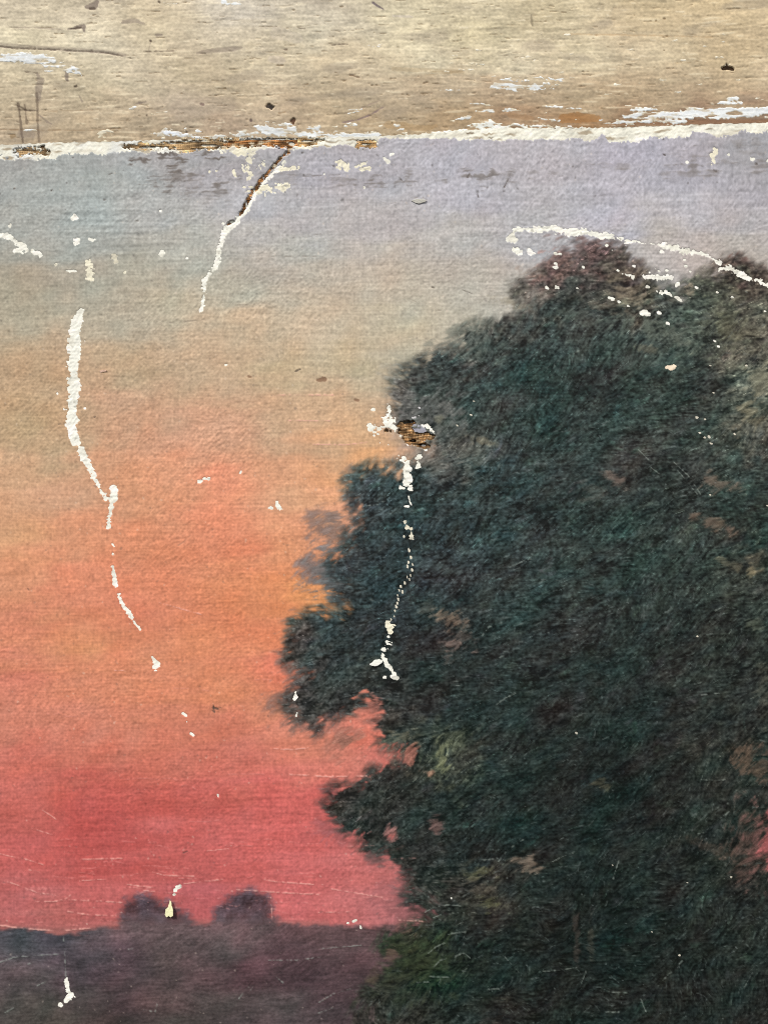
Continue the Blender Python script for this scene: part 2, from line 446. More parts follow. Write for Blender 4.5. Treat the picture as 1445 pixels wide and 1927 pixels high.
TREEC = [
    (1110, 475, 104, 82, 78), (1060, 495, 122, 96, 88), (1130, 520, 78, 70, 66), (1200, 530, 98, 92, 78), (1090, 545, 70, 72, 66), (1000, 550, 104, 100, 88), (1180, 560, 112, 102, 84), (1385, 500, 98, 80, 72), (1340, 530, 90, 92, 76), (1290, 560, 86, 88, 78),
    (1240, 570, 70, 76, 72), (1380, 570, 82, 86, 70), (1430, 560, 100, 94, 80), (1130, 590, 58, 72, 68), (1040, 600, 62, 72, 68), (940, 620, 86, 88, 80), (880, 640, 92, 92, 84), (960, 650, 46, 64, 62), (1060, 660, 58, 70, 66), (1180, 640, 68, 80, 74),
    (1280, 620, 82, 90, 80), (1350, 620, 76, 82, 70), (1420, 650, 104, 98, 82), (800, 700, 66, 78, 74), (760, 730, 116, 110, 102), (850, 690, 54, 68, 66), (900, 720, 50, 68, 64), (1000, 720, 40, 60, 58), (1100, 720, 46, 62, 58), (1230, 720, 46, 62, 56),
    (1330, 720, 50, 58, 54), (1430, 720, 120, 116, 98), (760, 780, 104, 98, 92), (820, 800, 84, 88, 84), (870, 830, 100, 100, 92), (900, 790, 66, 76, 72), (1000, 800, 48, 64, 62), (1150, 800, 54, 68, 64), (1300, 800, 54, 68, 62), (1410, 790, 96, 92, 78),
    (800, 860, 126, 116, 104), (860, 880, 70, 80, 78), (720, 900, 54, 72, 74), (680, 920, 66, 82, 84), (780, 920, 48, 64, 66), (950, 900, 42, 60, 62), (1100, 900, 50, 62, 60), (1250, 880, 56, 64, 60), (1400, 900, 54, 66, 60),
    (700, 960, 58, 74, 76), (800, 990, 46, 62, 66), (950, 1000, 52, 66, 68), (1100, 1000, 50, 64, 60), (1250, 980, 54, 62, 58), (1420, 970, 44, 58, 52), (660, 1040, 52, 66, 68), (750, 1050, 46, 62, 66), (850, 1060, 54, 68, 68), (1000, 1100, 54, 66, 64),
    (1150, 1100, 48, 62, 58), (1300, 1080, 50, 62, 56), (1420, 1060, 66, 70, 60), (640, 1110, 62, 78, 80), (700, 1130, 44, 60, 66), (800, 1120, 48, 64, 68), (900, 1150, 52, 62, 60), (570, 1190, 96, 88, 82), (620, 1190, 50, 64, 66), (700, 1190, 46, 60, 64), (560, 1240, 110, 92, 84),
    (620, 1250, 50, 64, 66), (720, 1270, 68, 70, 64), (800, 1250, 48, 58, 56), (950, 1250, 46, 58, 56), (1100, 1250, 44, 54, 52), (1250, 1200, 44, 56, 52), (1400, 1200, 52, 60, 52), (580, 1320, 92, 84, 78), (640, 1310, 68, 72, 70), (720, 1310, 56, 58, 58), (800, 1330, 50, 58, 58),
    (900, 1350, 42, 52, 52), (1050, 1350, 46, 52, 50), (1200, 1350, 44, 52, 50), (1400, 1320, 54, 60, 54), (740, 1370, 80, 80, 74), (760, 1410, 88, 82, 68), (860, 1420, 80, 82, 66), (830, 1450, 96, 96, 72), (700, 1480, 70, 66, 60), (640, 1510, 84, 72, 68), (760, 1480, 54, 60, 56), (700, 1540, 58, 58, 54),
    (850, 1500, 44, 52, 50), (950, 1450, 42, 52, 50), (1100, 1450, 40, 48, 46), (1250, 1450, 44, 50, 46), (1380, 1430, 64, 62, 54), (1380, 1530, 52, 56, 50), (740, 1600, 74, 70, 64), (800, 1590, 50, 56, 54), (900, 1600, 40, 52, 52), (1000, 1560, 38, 48, 48), (1150, 1550, 40, 46, 44), (1300, 1560, 48, 50, 46),
    (1400, 1620, 60, 58, 50), (800, 1660, 88, 76, 70), (860, 1680, 66, 64, 56), (920, 1680, 74, 74, 60), (1000, 1680, 46, 54, 50), (1100, 1680, 40, 44, 42), (1250, 1700, 44, 52, 48), (1420, 1720, 48, 54, 48), (850, 1740, 50, 56, 50), (780, 1790, 54, 62, 40), (800, 1830, 48, 58, 40), (740, 1770, 66, 64, 52),
    (730, 1830, 60, 62, 48), (900, 1780, 40, 48, 44), (1080, 1790, 34, 40, 38), (1150, 1760, 38, 42, 40), (1250, 1820, 42, 50, 46), (1400, 1830, 46, 52, 46), (720, 1880, 56, 58, 52), (700, 1915, 72, 64, 62), (850, 1900, 52, 56, 52), (1000, 1880, 40, 48, 44), (1150, 1900, 42, 50, 46), (1300, 1910, 42, 48, 44), (1430, 1900, 46, 50, 46),
]
tree_c = ctrl([(q[0], q[1]) + tuple(np.array(q[2:]) * 0.86 + np.mean(q[2:]) * 0.14) for q in TREEC], X + 16 * n_med2 + 8 * hair3, Y + 14 * n_iso4 + 8 * hair3, soft=26, p=3.4)
lum = 0.92 + 0.05 * n_med2 + 0.04 * hair3 + 0.09 * hair2 + 0.09 * hair + 0.12 * onoise(SH, 1.2, 0.9, 30, 28) + 0.11 * n_fine + 0.07 * thr_h
lum += 0.45 * np.clip(hair - 1.6, 0, 2)
lum *= 0.97 - 0.13 * sstep(1000, 1500, Y)
dk = sstep(1.0, 2.2, -(hair2 * 0.7 + n_med2 * 0.7))
lum -= 0.22 * dk
ci, cj = np.nonzero((tsd > -6) & (X > 500) & (X < 1500) & (Y < 1970))
pick = rd.choice(len(ci), 1700, replace=False)
for k in pick:
    i, j = ci[k], cj[k]
    x, y = float(X[i, j]), float(Y[i, j])
    L, Wd = rd.uniform(9, 26), rd.uniform(4, 9)
    t = float(th[i, j]) + rd.normal(0, 0.35)
    w = P.win(x - L - 6, y - L - 6, x + L + 6, y + L + 6)
    dx, dy = X[w] - x, -(Y[w] - y)
    u, v = dx * math.cos(t) + dy * math.sin(t), -dx * math.sin(t) + dy * math.cos(t)
    v = v + u * u * rd.normal(0, 0.012)
    g = 1 - np.hypot(u / L, v / Wd) + 0.14 * hair[w] + 0.14 * hair2[w] + 0.1 * n_iso4[w]
    m = sstep(-0.1, 0.8, g)
    lum[w] += m * rd.choice([-0.26, -0.2, -0.12, 0.10, 0.16])
    tree_c[w] += m[..., None] * (rd.normal(0, 1) * np.array([1.4, -0.4, -1.0], np.float32) + rd.normal(0, 1) * np.array([-1.0, 1.3, -0.2], np.float32))
tree_c *= np.clip(lum, 0.35, 2.4)[..., None]
tree_c += (sstep(620, 760, Y))[..., None] * np.array([-3.0, 1.0, -0.5], np.float32)
tree_c += (sstep(1150, 1400, Y))[..., None] * np.array([-2.0, 0.5, 0.0], np.float32)
tg = tree_c.mean(-1, keepdims=True)
tree_c += (tg - tree_c) * (0.20 * sstep(560, 760, Y) + 0.10 * sstep(1000, 1350, Y))[..., None] * (1 - sstep(900, 820, X) * sstep(1700, 1760, Y))[..., None]
tree_c += (onoise(SH, 14, 8, 35, 31) * 2.4)[..., None] * np.array([-1.0, 0.35, 0.2], np.float32)
tree_c += (onoise(SH, 5, 3, 35, 32) * 1.0)[..., None] * np.array([0.9, 0.1, -0.6], np.float32)

# thin, see-through dabs at the edge of the crown, and gaps where the sky shows through
THIN = [  # x, y, rx, ry, colour, strength
    (600, 990, 22, 26, (128, 106, 98), .75), (632, 1005, 30, 26, (118, 104, 98), .7), (590, 1070, 26, 34, (124, 108, 104), .85), (620, 1080, 28, 38, (110, 106, 104), .85), (640, 1110, 26, 22, (96, 100, 100), .8),
    (660, 905, 16, 26, (134, 116, 104), .6), (672, 950, 18, 22, (150, 120, 108), .6), (552, 1200, 16, 34, (134, 104, 92), .65), (545, 1250, 18, 26, (140, 104, 94), .6), (535, 1330, 26, 26, (136, 98, 86), .7), (560, 1345, 30, 22, (108, 88, 80), .6),
    (655, 1395, 20, 13, (130, 96, 80), .75), (640, 1400, 30, 24, (150, 104, 90), .5), (640, 1372, 36, 14, (160, 108, 94), .5), (640, 1575, 22, 18, (150, 88, 88), .55), (615, 1560, 20, 16, (140, 84, 86), .45), (690, 1600, 18, 12, (112, 80, 78), .8), (705, 1620, 24, 10, (118, 84, 82), .7),
    (750, 1700, 40, 30, (150, 92, 92), .5), (770, 1715, 40, 22, (134, 86, 86), .55), (775, 1690, 26, 22, (124, 84, 84), .75), (800, 1665, 30, 14, (128, 86, 84), .6), (790, 1705, 24, 16, (140, 90, 92), .6), (765, 735, 30, 30, (138, 132, 120), .55), (745, 700, 22, 20, (150, 144, 130), .45), (770, 680, 26, 14, (150, 146, 130), .4),
    (975, 545, 14, 14, (112, 106, 92), .7), (1062, 485, 26, 14, (150, 116, 108), .6), (1035, 505, 24, 12, (160, 130, 120), .5), (1390, 492, 20, 9, (112, 78, 70), .7), (870, 635, 20, 12, (128, 126, 112), .6), (600, 1385, 10, 12, (120, 90, 82), .5),
    (800, 760, 40, 30, (108, 102, 98), .6), (830, 735, 36, 14, (104, 106, 100), .45), (850, 660, 46, 14, (116, 116, 106), .55), (900, 640, 40, 14, (110, 112, 102), .45), (930, 615, 40, 10, (124, 120, 106), .5), (980, 575, 34, 9, (150, 140, 118), .55), (1040, 545, 40, 9, (128, 118, 100), .5), (1110, 470, 50, 14, (112, 86, 80), .6), (790, 700, 34, 12, (126, 126, 118), .55), (770, 880, 30, 10, (150, 132, 118), .45),
    (1010, 520, 26, 12, (150, 132, 118), .5), (790, 845, 30, 16, (158, 136, 120), .7), (690, 1785, 24, 20, (92, 72, 66), .6), (650, 1660, 8, 4, (150, 90, 90), .2), (560, 1215, 14, 14, (110, 92, 84), .6), (712, 1560, 26, 16, (100, 76, 72), .5), (625, 1490, 16, 16, (128, 76, 76), .5),
]
GAPS = [
    (775, 1805, 58, 44, (52, 58, 40), .6), (745, 1860, 44, 26, (54, 58, 46), .45),
    (800, 775, 46, 34, (98, 94, 92), .5), (845, 800, 40, 20, (92, 94, 90), .45), (800, 850, 36, 16, (150, 134, 122), .55), (830, 880, 40, 16, (104, 104, 98), .5), (850, 650, 44, 14, (112, 114, 104), .5), (905, 655, 40, 16, (92, 98, 90), .4), (1200, 660, 90, 26, (74, 86, 80), .4), (1240, 620, 60, 20, (92, 98, 86), .4), (1390, 640, 50, 40, (90, 92, 76), .4), (905, 828, 18, 6, (140, 130, 108), .6),
    (850, 1168, 24, 12, (126, 104, 88), .8), (842, 1158, 16, 10, (128, 112, 94), .5), (866, 1200, 20, 9, (110, 92, 82), .5), (858, 1216, 26, 10, (126, 104, 94), .75), (842, 1240, 10, 9, (112, 94, 86), .5), (806, 1142, 12, 14, (88, 88, 80), .6), (776, 1420, 9, 20, (176, 108, 92), .85),
    (806, 1455, 14, 6, (186, 138, 114), .8), (832, 1425, 12, 22, (132, 134, 98), .75), (850, 1395, 24, 20, (96, 100, 80), .55), (760, 1385, 22, 10, (108, 100, 80), .6), (822, 1552, 12, 16, (132, 96, 90), .7), (735, 1572, 9, 12, (150, 104, 98), .85), (728, 1560, 9, 9, (150, 104, 98), .8),
    (990, 1626, 22, 12, (132, 114, 98), .8), (908, 1642, 16, 8, (124, 122, 88), .6), (890, 1650, 12, 8, (104, 104, 76), .6), (925, 1700, 22, 10, (106, 106, 74), .65), (905, 1672, 26, 12, (96, 86, 74), .5), (1352, 910, 28, 12, (122, 102, 88), .75), (1158, 905, 18, 9, (112, 96, 86), .6),
    (1345, 986, 30, 11, (124, 98, 82), .65), (1390, 1065, 30, 8, (110, 102, 82), .6), (1420, 1050, 20, 20, (104, 92, 76), .5), (1412, 1075, 6, 14, (150, 136, 104), .5), (1430, 1440, 36, 26, (104, 76, 64), .65), (1405, 1430, 22, 16, (92, 78, 62), .5), (1425, 1590, 40, 56, (96, 74, 66), .7), (1438, 1588, 26, 52, (112, 76, 72), .7), (1449, 1585, 14, 44, (158, 84, 84), .95), (1340, 1600, 40, 8, (80, 66, 56), .5),
    (1430, 712, 20, 30, (136, 132, 110), .7), (1412, 775, 18, 26, (116, 108, 86), .7), (1385, 800, 20, 12, (108, 100, 84), .5), (1375, 615, 18, 26, (106, 104, 80), .4), (1180, 552, 30, 16, (138, 124, 104), .65), (1130, 575, 26, 8, (118, 104, 88), .5), (1292, 545, 12, 10, (160, 142, 122), .7),
    (880, 850, 34, 14, (116, 112, 100), .5), (850, 770, 22, 8, (112, 112, 106), .5), (826, 790, 10, 8, (132, 130, 104), .5), (905, 825, 20, 8, (110, 108, 92), .4), (1100, 600, 30, 10, (84, 88, 78), .4), (1260, 625, 50, 14, (98, 102, 90), .5), (1218, 657, 18, 6, (120, 112, 92), .5), (1130, 1478, 16, 9, (104, 96, 74), .6),
    (830, 1070, 40, 10, (84, 98, 96), .5), (1160, 900, 10, 6, (126, 106, 94), .4), (1112, 920, 22, 16, (92, 84, 76), .4), (1085, 1765, 5, 34, (70, 58, 52), .6), (1112, 1760, 5, 30, (74, 70, 60), .6), (700, 1340, 16, 22, (212, 122, 104), .7), (1420, 1175, 14, 7, (96, 98, 82), .5), (1440, 1300, 14, 40, (90, 88, 74), .5),
    (742, 1745, 24, 7, (150, 96, 96), .7), (735, 1800, 10, 12, (104, 80, 72), .8), (700, 1835, 12, 14, (98, 78, 66), .6), (628, 1145, 10, 4, (206, 150, 100), .4),
]


def dabs(lst, c, fade):
    for x, y, rx, ry, col, a in lst:
        r = max(rx, ry) * 1.9
        w = P.win(x - r, y - r, x + r, y + r)
        dx, dy = (X[w] - x), (Y[w] - y)
        t = math.radians(-18)
        u, v = dx * math.cos(t) - dy * math.sin(t), dx * math.sin(t) + dy * math.cos(t)
        if rx < ry * 0.8:
            u, v = dx, dy
        d = 1 - np.hypot(u / (rx * 1.15), v / (ry * 1.15)) + 0.18 * n_iso4[w] + 0.22 * hair3[w] + 0.20 * hair2[w] + 0.08 * hair[w]
        m = sstep(-0.34, 0.62, d) * a
        cc = np.asarray(col, np.float32) * (1 + (0.06 * hair[w] + 0.07 * hair2[w] + 0.05 * hair3[w]))[..., None]
        c[w] = c[w] + (cc - c[w]) * m[..., None]
        fade[w] = np.maximum(fade[w], m)


thinf = np.zeros(SH, np.float32)
gapf = np.zeros(SH, np.float32)
dabs(THIN, sky_c, thinf)
dabs([g[:5] + (g[5] * 0.8,) for g in GAPS], tree_c, gapf)

# ---- field and distant bushes
HX = [-760, 0, 60, 100, 160, 210, 235, 300, 420, 520, 600, 700, 800, 900, 2205]
HY = [1745, 1745, 1752, 1757, 1755, 1744, 1741, 1740, 1740, 1739, 1742, 1745, 1741, 1741, 1741]
hill_d = Y - np.interp(gx, HX, HY)[None].astype(np.float32)
bush = []
bush.append(poly_sdf([(228, 1760), (226, 1715), (236, 1692), (262, 1684), (290, 1688), (310, 1700), (332, 1706), (352, 1718), (366, 1735), (366, 1760)], X, Y))
bush.append(poly_sdf([(398, 1760), (404, 1708), (425, 1692), (446, 1676), (470, 1672), (500, 1682), (512, 1700), (514, 1722), (530, 1738), (530, 1760)], X, Y))
FIELDC = [
    (20, 1765, 70, 76, 80), (60, 1785, 84, 88, 92), (100, 1768, 64, 66, 74), (160, 1775, 80, 78, 80), (250, 1755, 108, 90, 90), (350, 1755, 100, 84, 84), (450, 1755, 104, 86, 86), (600, 1755, 100, 78, 78), (680, 1755, 90, 70, 70), (760, 1752, 110, 82, 82),
    (40, 1830, 90, 80, 80), (150, 1820, 88, 74, 80), (240, 1800, 80, 66, 72), (300, 1800, 90, 82, 78), (420, 1790, 94, 90, 88), (550, 1790, 80, 66, 68), (650, 1790, 92, 76, 76), (380, 1830, 84, 70, 70), (460, 1830, 76, 54, 58), (560, 1840, 72, 54, 58), (650, 1830, 74, 58, 60),
    (60, 1890, 72, 72, 66), (150, 1880, 74, 70, 68), (230, 1885, 66, 56, 58), (310, 1890, 92, 76, 74), (420, 1890, 72, 70, 66), (520, 1895, 82, 76, 74), (620, 1890, 76, 64, 66), (100, 1925, 80, 76, 68), (200, 1920, 66, 58, 54), (330, 1925, 66, 68, 62), (450, 1925, 74, 66, 66), (560, 1920, 84, 76, 76), (640, 1920, 80, 70, 72),
]
fth = np.radians(14 + 14 * n_big + 10 * onoise(SH, 10, 6, 10, 41)).astype(np.float32)
fh = lic(hair0[::-1].copy(), fth, 7)
fh2 = lic(onoise(SH, 1.3, 1.3, 0, 42), fth, 9)
field_c = ctrl(FIELDC, X + 8 * n_med2, Y + 5 * n_mid, soft=32)
field_c += np.array([3, 0, 1], np.float32)
field_c *= (1 + 0.035 * fh + 0.03 * fh2 + 0.03 * n_iso4 + 0.05 * n_med2 + 0.03 * n_mid + 0.05 * n_fine + 0.03 * thr_h)[..., None]
field_c += (n_med2 * 1.2)[..., None] * np.array([1, -0.4, -0.2], np.float32)
hill_m = sstep(-5, 5, hill_d + 2.0 * fh2 + 1.5 * n_iso4)
n_leaf = onoise(SH, 4.5, 4, 0, 48)
bush_m = [sstep(-12, 11, b - 1 + 1.5 * fh2 + 2.0 * n_iso4 + 1.2 * n_leaf + 1.0 * n_med2 + 2 * n_fine) * (0.92 + 0.04 * n_leaf) for b in bush]
bush_m = [np.clip(q, 0, 1) for q in bush_m]
bush_c = np.array([72, 66, 74], np.float32) * (1 + 0.08 * fh + 0.10 * n_iso4 + 0.10 * n_leaf + 0.08 * hair2 + 0.06 * n_fine)[..., None]

c = sky_c
halo = sstep(16, 0, np.abs(hill_d + 3)) * (X < 620)
c = mixc(c, (146, 104, 98), 0.45 * halo * sstep(-22, 0, hill_d))
for m in bush_m:
    lowb = sstep(1700, 1745, Y)
    c = c + ((bush_c + (np.array([94, 78, 78], np.float32) - bush_c) * lowb[..., None] * 0.7) - c) * (m * 0.96)[..., None]
c = c + (field_c - c) * hill_m[..., None]
c = c + (tree_c - c) * T[..., None]

# ---- relief of canvas and brush
sth = np.radians(38 + 10 * n_big).astype(np.float32)
crump = lic(onoise(SH, 0.6, 0.6, 0, 51), sth + np.radians(16) * onoise(SH, 4, 4, 0, 57), 3)
crump2 = onoise(SH, 2.4, 1.15, 36, 52)
weave = onoise(SH, 2.0, 0.55, 0, 53)
ridge = onoise(SH, 46, 1.5, 0.8, 54)
amp = 0.75 + 0.25 * onoise(SH, 30, 22, 0, 55)
amp *= 1 + 0.25 * sstep(520, 300, Y) - 0.3 * sstep(1450, 1650, Y)
amp = np.clip(amp, 0.3, 1.5)
flat_h = amp * (0.12 * crump + 0.04 * crump2 + 0.05 * weave + 0.055 * n_fine + 0.03 * onoise(SH, 1.5, 1.1, 35, 58)) + 0.062 * thr_h + 0.045 * thr_v + 0.09 * ridge * np.clip(onoise(SH, 20, 20, 0, 56), 0, 2) + 0.08 * n_med2 + 0.4 * n_big
tree_h = 0.07 * crump + 0.05 * n_fine + 0.06 * thr_h + 0.10 * hair + 0.14 * hair2 + 0.10 * hair3 + 0.05 * weave + 0.12 * n_med2 + 0.4 * n_big
field_h = 0.10 * crump + 0.06 * thr_h + 0.04 * n_fine + 0.05 * fh + 0.09 * fh2 + 0.05 * weave + 0.08 * n_med2 + 0.4 * n_big
h = flat_h + (field_h - flat_h) * hill_m
h = h + (tree_h - h) * T
REL = 1.0
h *= REL

# pale specks and dirt in the relief
spk = sstep(2.3, 3.4, onoise(SH, 0.9, 0.9, 0, 61))
c = mixc(c, (236, 216, 196), 0.35 * spk * (1 - T))
c = mixc(c, (128, 136, 132), 0.5 * sstep(2.5, 3.5, onoise(SH, 0.9, 0.7, 0, 62)) * T)
dsp = sstep(2.2, 3.3, onoise(SH, 1.2, 0.9, 20, 63)) * (0.25 + 0.5 * sstep(420, 280, Y)) * (1 - T)
c = mixc(c, (92, 86, 84), dsp)
h -= 0.5 * dsp


def lines(lst, col, a, dh, wmul=1.0, broken=0.0):
    """thin scratches or cracks: list of polylines of (x, y, width)"""
    global c
    for pts in lst:
        b = pts_box(pts, 5)
        w = P.win(*b, my=MY)
        f = cap_field(X[w], Y[w], [(q[0], q[1], q[2] * wmul) for q in pts])
        m = sstep(-1.0, 0.7, f + 0.35 * n_fine[w])
        if broken:
            m = m * sstep(-broken, 0.6, n_iso4[w] + 0.5 * n_fine[w])
        c[w] = mixc(c[w], col, m * a)
        h[w] += dh * m


L_PALE = [
    [(0, 1655, 1.5), (40, 1668, 2), (70, 1680, 1.5), (105, 1685, 1)], [(130, 1694, 1.5), (180, 1696, 2), (232, 1699, 1.5)], [(128, 1716, 2), (165, 1722, 1.5), (220, 1724, 1)], [(65, 1697, 1.2), (105, 1697, 1.5), (124, 1692, 1.2), (133, 1685, 1)],
    [(152, 1618, 1.2), (190, 1617, 1.8), (230, 1616, 1.2)], [(270, 1676, 1.5), (322, 1682, 1.5)], [(0, 1742, 2), (40, 1748, 2.4), (110, 1753, 2), (170, 1748, 1.6)], [(345, 1664, 1.5), (400, 1658, 1.5), (420, 1655, 1)], [(275, 1638, 1), (310, 1648, 1.4), (365, 1650, 1.4)],
    [(480, 1653, 1.2), (520, 1660, 1.6), (590, 1665, 1.8)], [(440, 1675, 1), (560, 1682, 1.4), (600, 1684, 1)], [(515, 1409, 1.3), (550, 1411, 2), (580, 1408, 1.2)], [(545, 1458, 1.3), (620, 1462, 1.8), (690, 1461, 1.4)], [(520, 743, 1), (640, 743, 1.3)], [(540, 791, 1), (620, 792, 1.3)],
    [(590, 836, 1), (650, 837, 1.5), (690, 832, 1)], [(300, 1134, 1), (345, 1147, 1.3), (380, 1157, 1)], [(215, 1262, 1), (255, 1262, 1.3)], [(0, 1608, 1.2), (50, 1618, 1.6), (82, 1628, 1)], [(55, 1637, 1.5), (75, 1642, 1)], [(600, 1718, 1.2), (660, 1717, 1.3)], [(750, 1733, 1.2), (800, 1735, 1.5)],
    [(620, 1673, 1), (720, 1690, 1.2)], [(390, 1602, 1), (430, 1598, 1)], [(300, 1672, 1), (240, 1665, 1)], [(510, 1690, 1), (512, 1730, 1.2)], [(150, 1658, 1), (200, 1655, 1)], [(60, 1560, 1), (100, 1572, 1)], [(80, 1525, 1), (110, 1545, 1.2)],
]
rp = np.random.default_rng(58)
for k in range(90):
    x, y = rp.uniform(-20, 760), 1745 - rp.gamma(1.6, 70)
    L = rp.uniform(14, 70)
    b_ = rp.normal(0, 2.5)
    L_PALE.append([(x, y, 0.7), (x + L / 2, y + b_ + rp.normal(0, 1), rp.uniform(0.9, 1.6)), (x + L, y + rp.normal(0, 3), 0.6)])
lines(L_PALE[-90:], (222, 150, 142), 0.38, 0.3, 0.9, 0.8)
lines(L_PALE[:-90], (234, 174, 160), 0.72, 0.5, 0.9, 1.6)
L_TREE = [
    [(800, 1718, 1), (818, 1708, 2), (842, 1704, 2), (866, 1706, 1.4)], [(815, 1728, 1), (838, 1720, 1.6), (872, 1718, 1.2)], [(842, 1760, 1.5), (862, 1756, 2.2), (885, 1753, 1.3)], [(806, 1795, 1.5), (820, 1783, 2), (838, 1775, 1.2)], [(852, 1812, 1.3), (858, 1800, 2), (868, 1795, 1.8), (876, 1796, 1), (884, 1804, 1)],
    [(808, 1838, 2), (822, 1839, 3), (846, 1840, 1.5)], [(815, 1822, 1.2), (828, 1808, 1.8), (840, 1805, 1)], [(785, 1850, 1.5), (806, 1849, 2)], [(920, 1863, 2), (938, 1862, 3)], [(890, 1878, 1.4), (904, 1881, 2.4)], [(1128, 1866, 1), (1150, 1868, 1.8), (1180, 1870, 1.6)], [(1018, 1829, 1.4), (1050, 1827, 1.8), (1085, 1822, 1)], [(1154, 1655, 1.2), (1158, 1640, 2), (1164, 1620, 1.3)],
    [(1247, 1846, 1.4), (1265, 1828, 1), (1285, 1808, 1)], [(905, 1620, 1.4), (925, 1618, 1.8), (940, 1615, 1)], [(938, 1622, 1.2), (955, 1600, 1.6), (985, 1580, 1.2)], [(922, 1598, 1.5), (940, 1605, 1.2)], [(1040, 1622, 1), (1060, 1612, 1.5), (1080, 1605, 1)], [(1318, 1467, 1.2), (1345, 1469, 1.8), (1370, 1467, 1.2)], [(1340, 1525, 1), (1375, 1510, 1)], [(1355, 1540, 1), (1372, 1528, 1.4)], [(1312, 1570, 1), (1330, 1566, 1.6)],
    [(1268, 870, 1), (1295, 895, 1.4), (1318, 930, 1)], [(1275, 885, 1), (1312, 930, 1.2)], [(1200, 845, 1), (1220, 865, 1.2)], [(1225, 880, 1), (1245, 895, 1)], [(1280, 770, 1.2), (1300, 768, 1.6)], [(940, 1238, 1.4), (965, 1228, 1.2)], [(960, 1068, 1.3), (985, 1056, 2), (1000, 1052, 1)], [(905, 1200, 1), (920, 1180, 1.2), (945, 1172, 1)], [(930, 1330, 1), (950, 1315, 2), (970, 1305, 1)], [(1320, 1308, 1.6), (1352, 1305, 1.6)], [(1345, 1150, 1.4), (1365, 1140, 1.2)],
    [(700, 945, 1), (725, 944, 1.2)], [(690, 952, 1), (712, 950, 1.2)], [(1075, 668, 1), (1090, 660, 1)], [(1395, 545, 1), (1420, 556, 1)], [(1400, 1860, 1), (1412, 1838, 1.2)], [(690, 1898, 1), (720, 1868, 1.2)], [(1215, 1905, 1), (1205, 1880, 1)], [(1140, 1906, 1.6), (1165, 1906, 1.2)], [(1090, 1862, 1), (1106, 1820, 1)], [(950, 1802, 1), (975, 1830, 1)], [(600, 1888, 1.4), (625, 1872, 2), (660, 1862, 1)], [(598, 1908, 1.2), (625, 1898, 1.4)], [(505, 1808, 1.3), (560, 1808, 1.6), (618, 1800, 1.2)], [(604, 1786, 1), (680, 1780, 1.4)], [(450, 1880, 2), (462, 1864, 1.8), (472, 1856, 1)], [(458, 1884, 1.6), (470, 1866, 1.4), (478, 1855, 1)],
    [(0, 1812, 1.8), (25, 1803, 1.5), (60, 1800, 1.3), (110, 1797, 1)], [(70, 1856, 1.4), (88, 1848, 1)], [(10, 1907, 1.5), (26, 1898, 1)], [(52, 1816, 1.6), (62, 1812, 1)], [(118, 1760, 2), (121, 1785, 1.4), (124, 1840, 1.6)], [(240, 1788, 1.6), (254, 1784, 1)], [(270, 1902, 1), (292, 1905, 2), (296, 1890, 1)], [(520, 1840, 1), (532, 1850, 3)],
]
lines(L_TREE, (150, 158, 148), 0.62, 0.6, 0.9, 1.6)
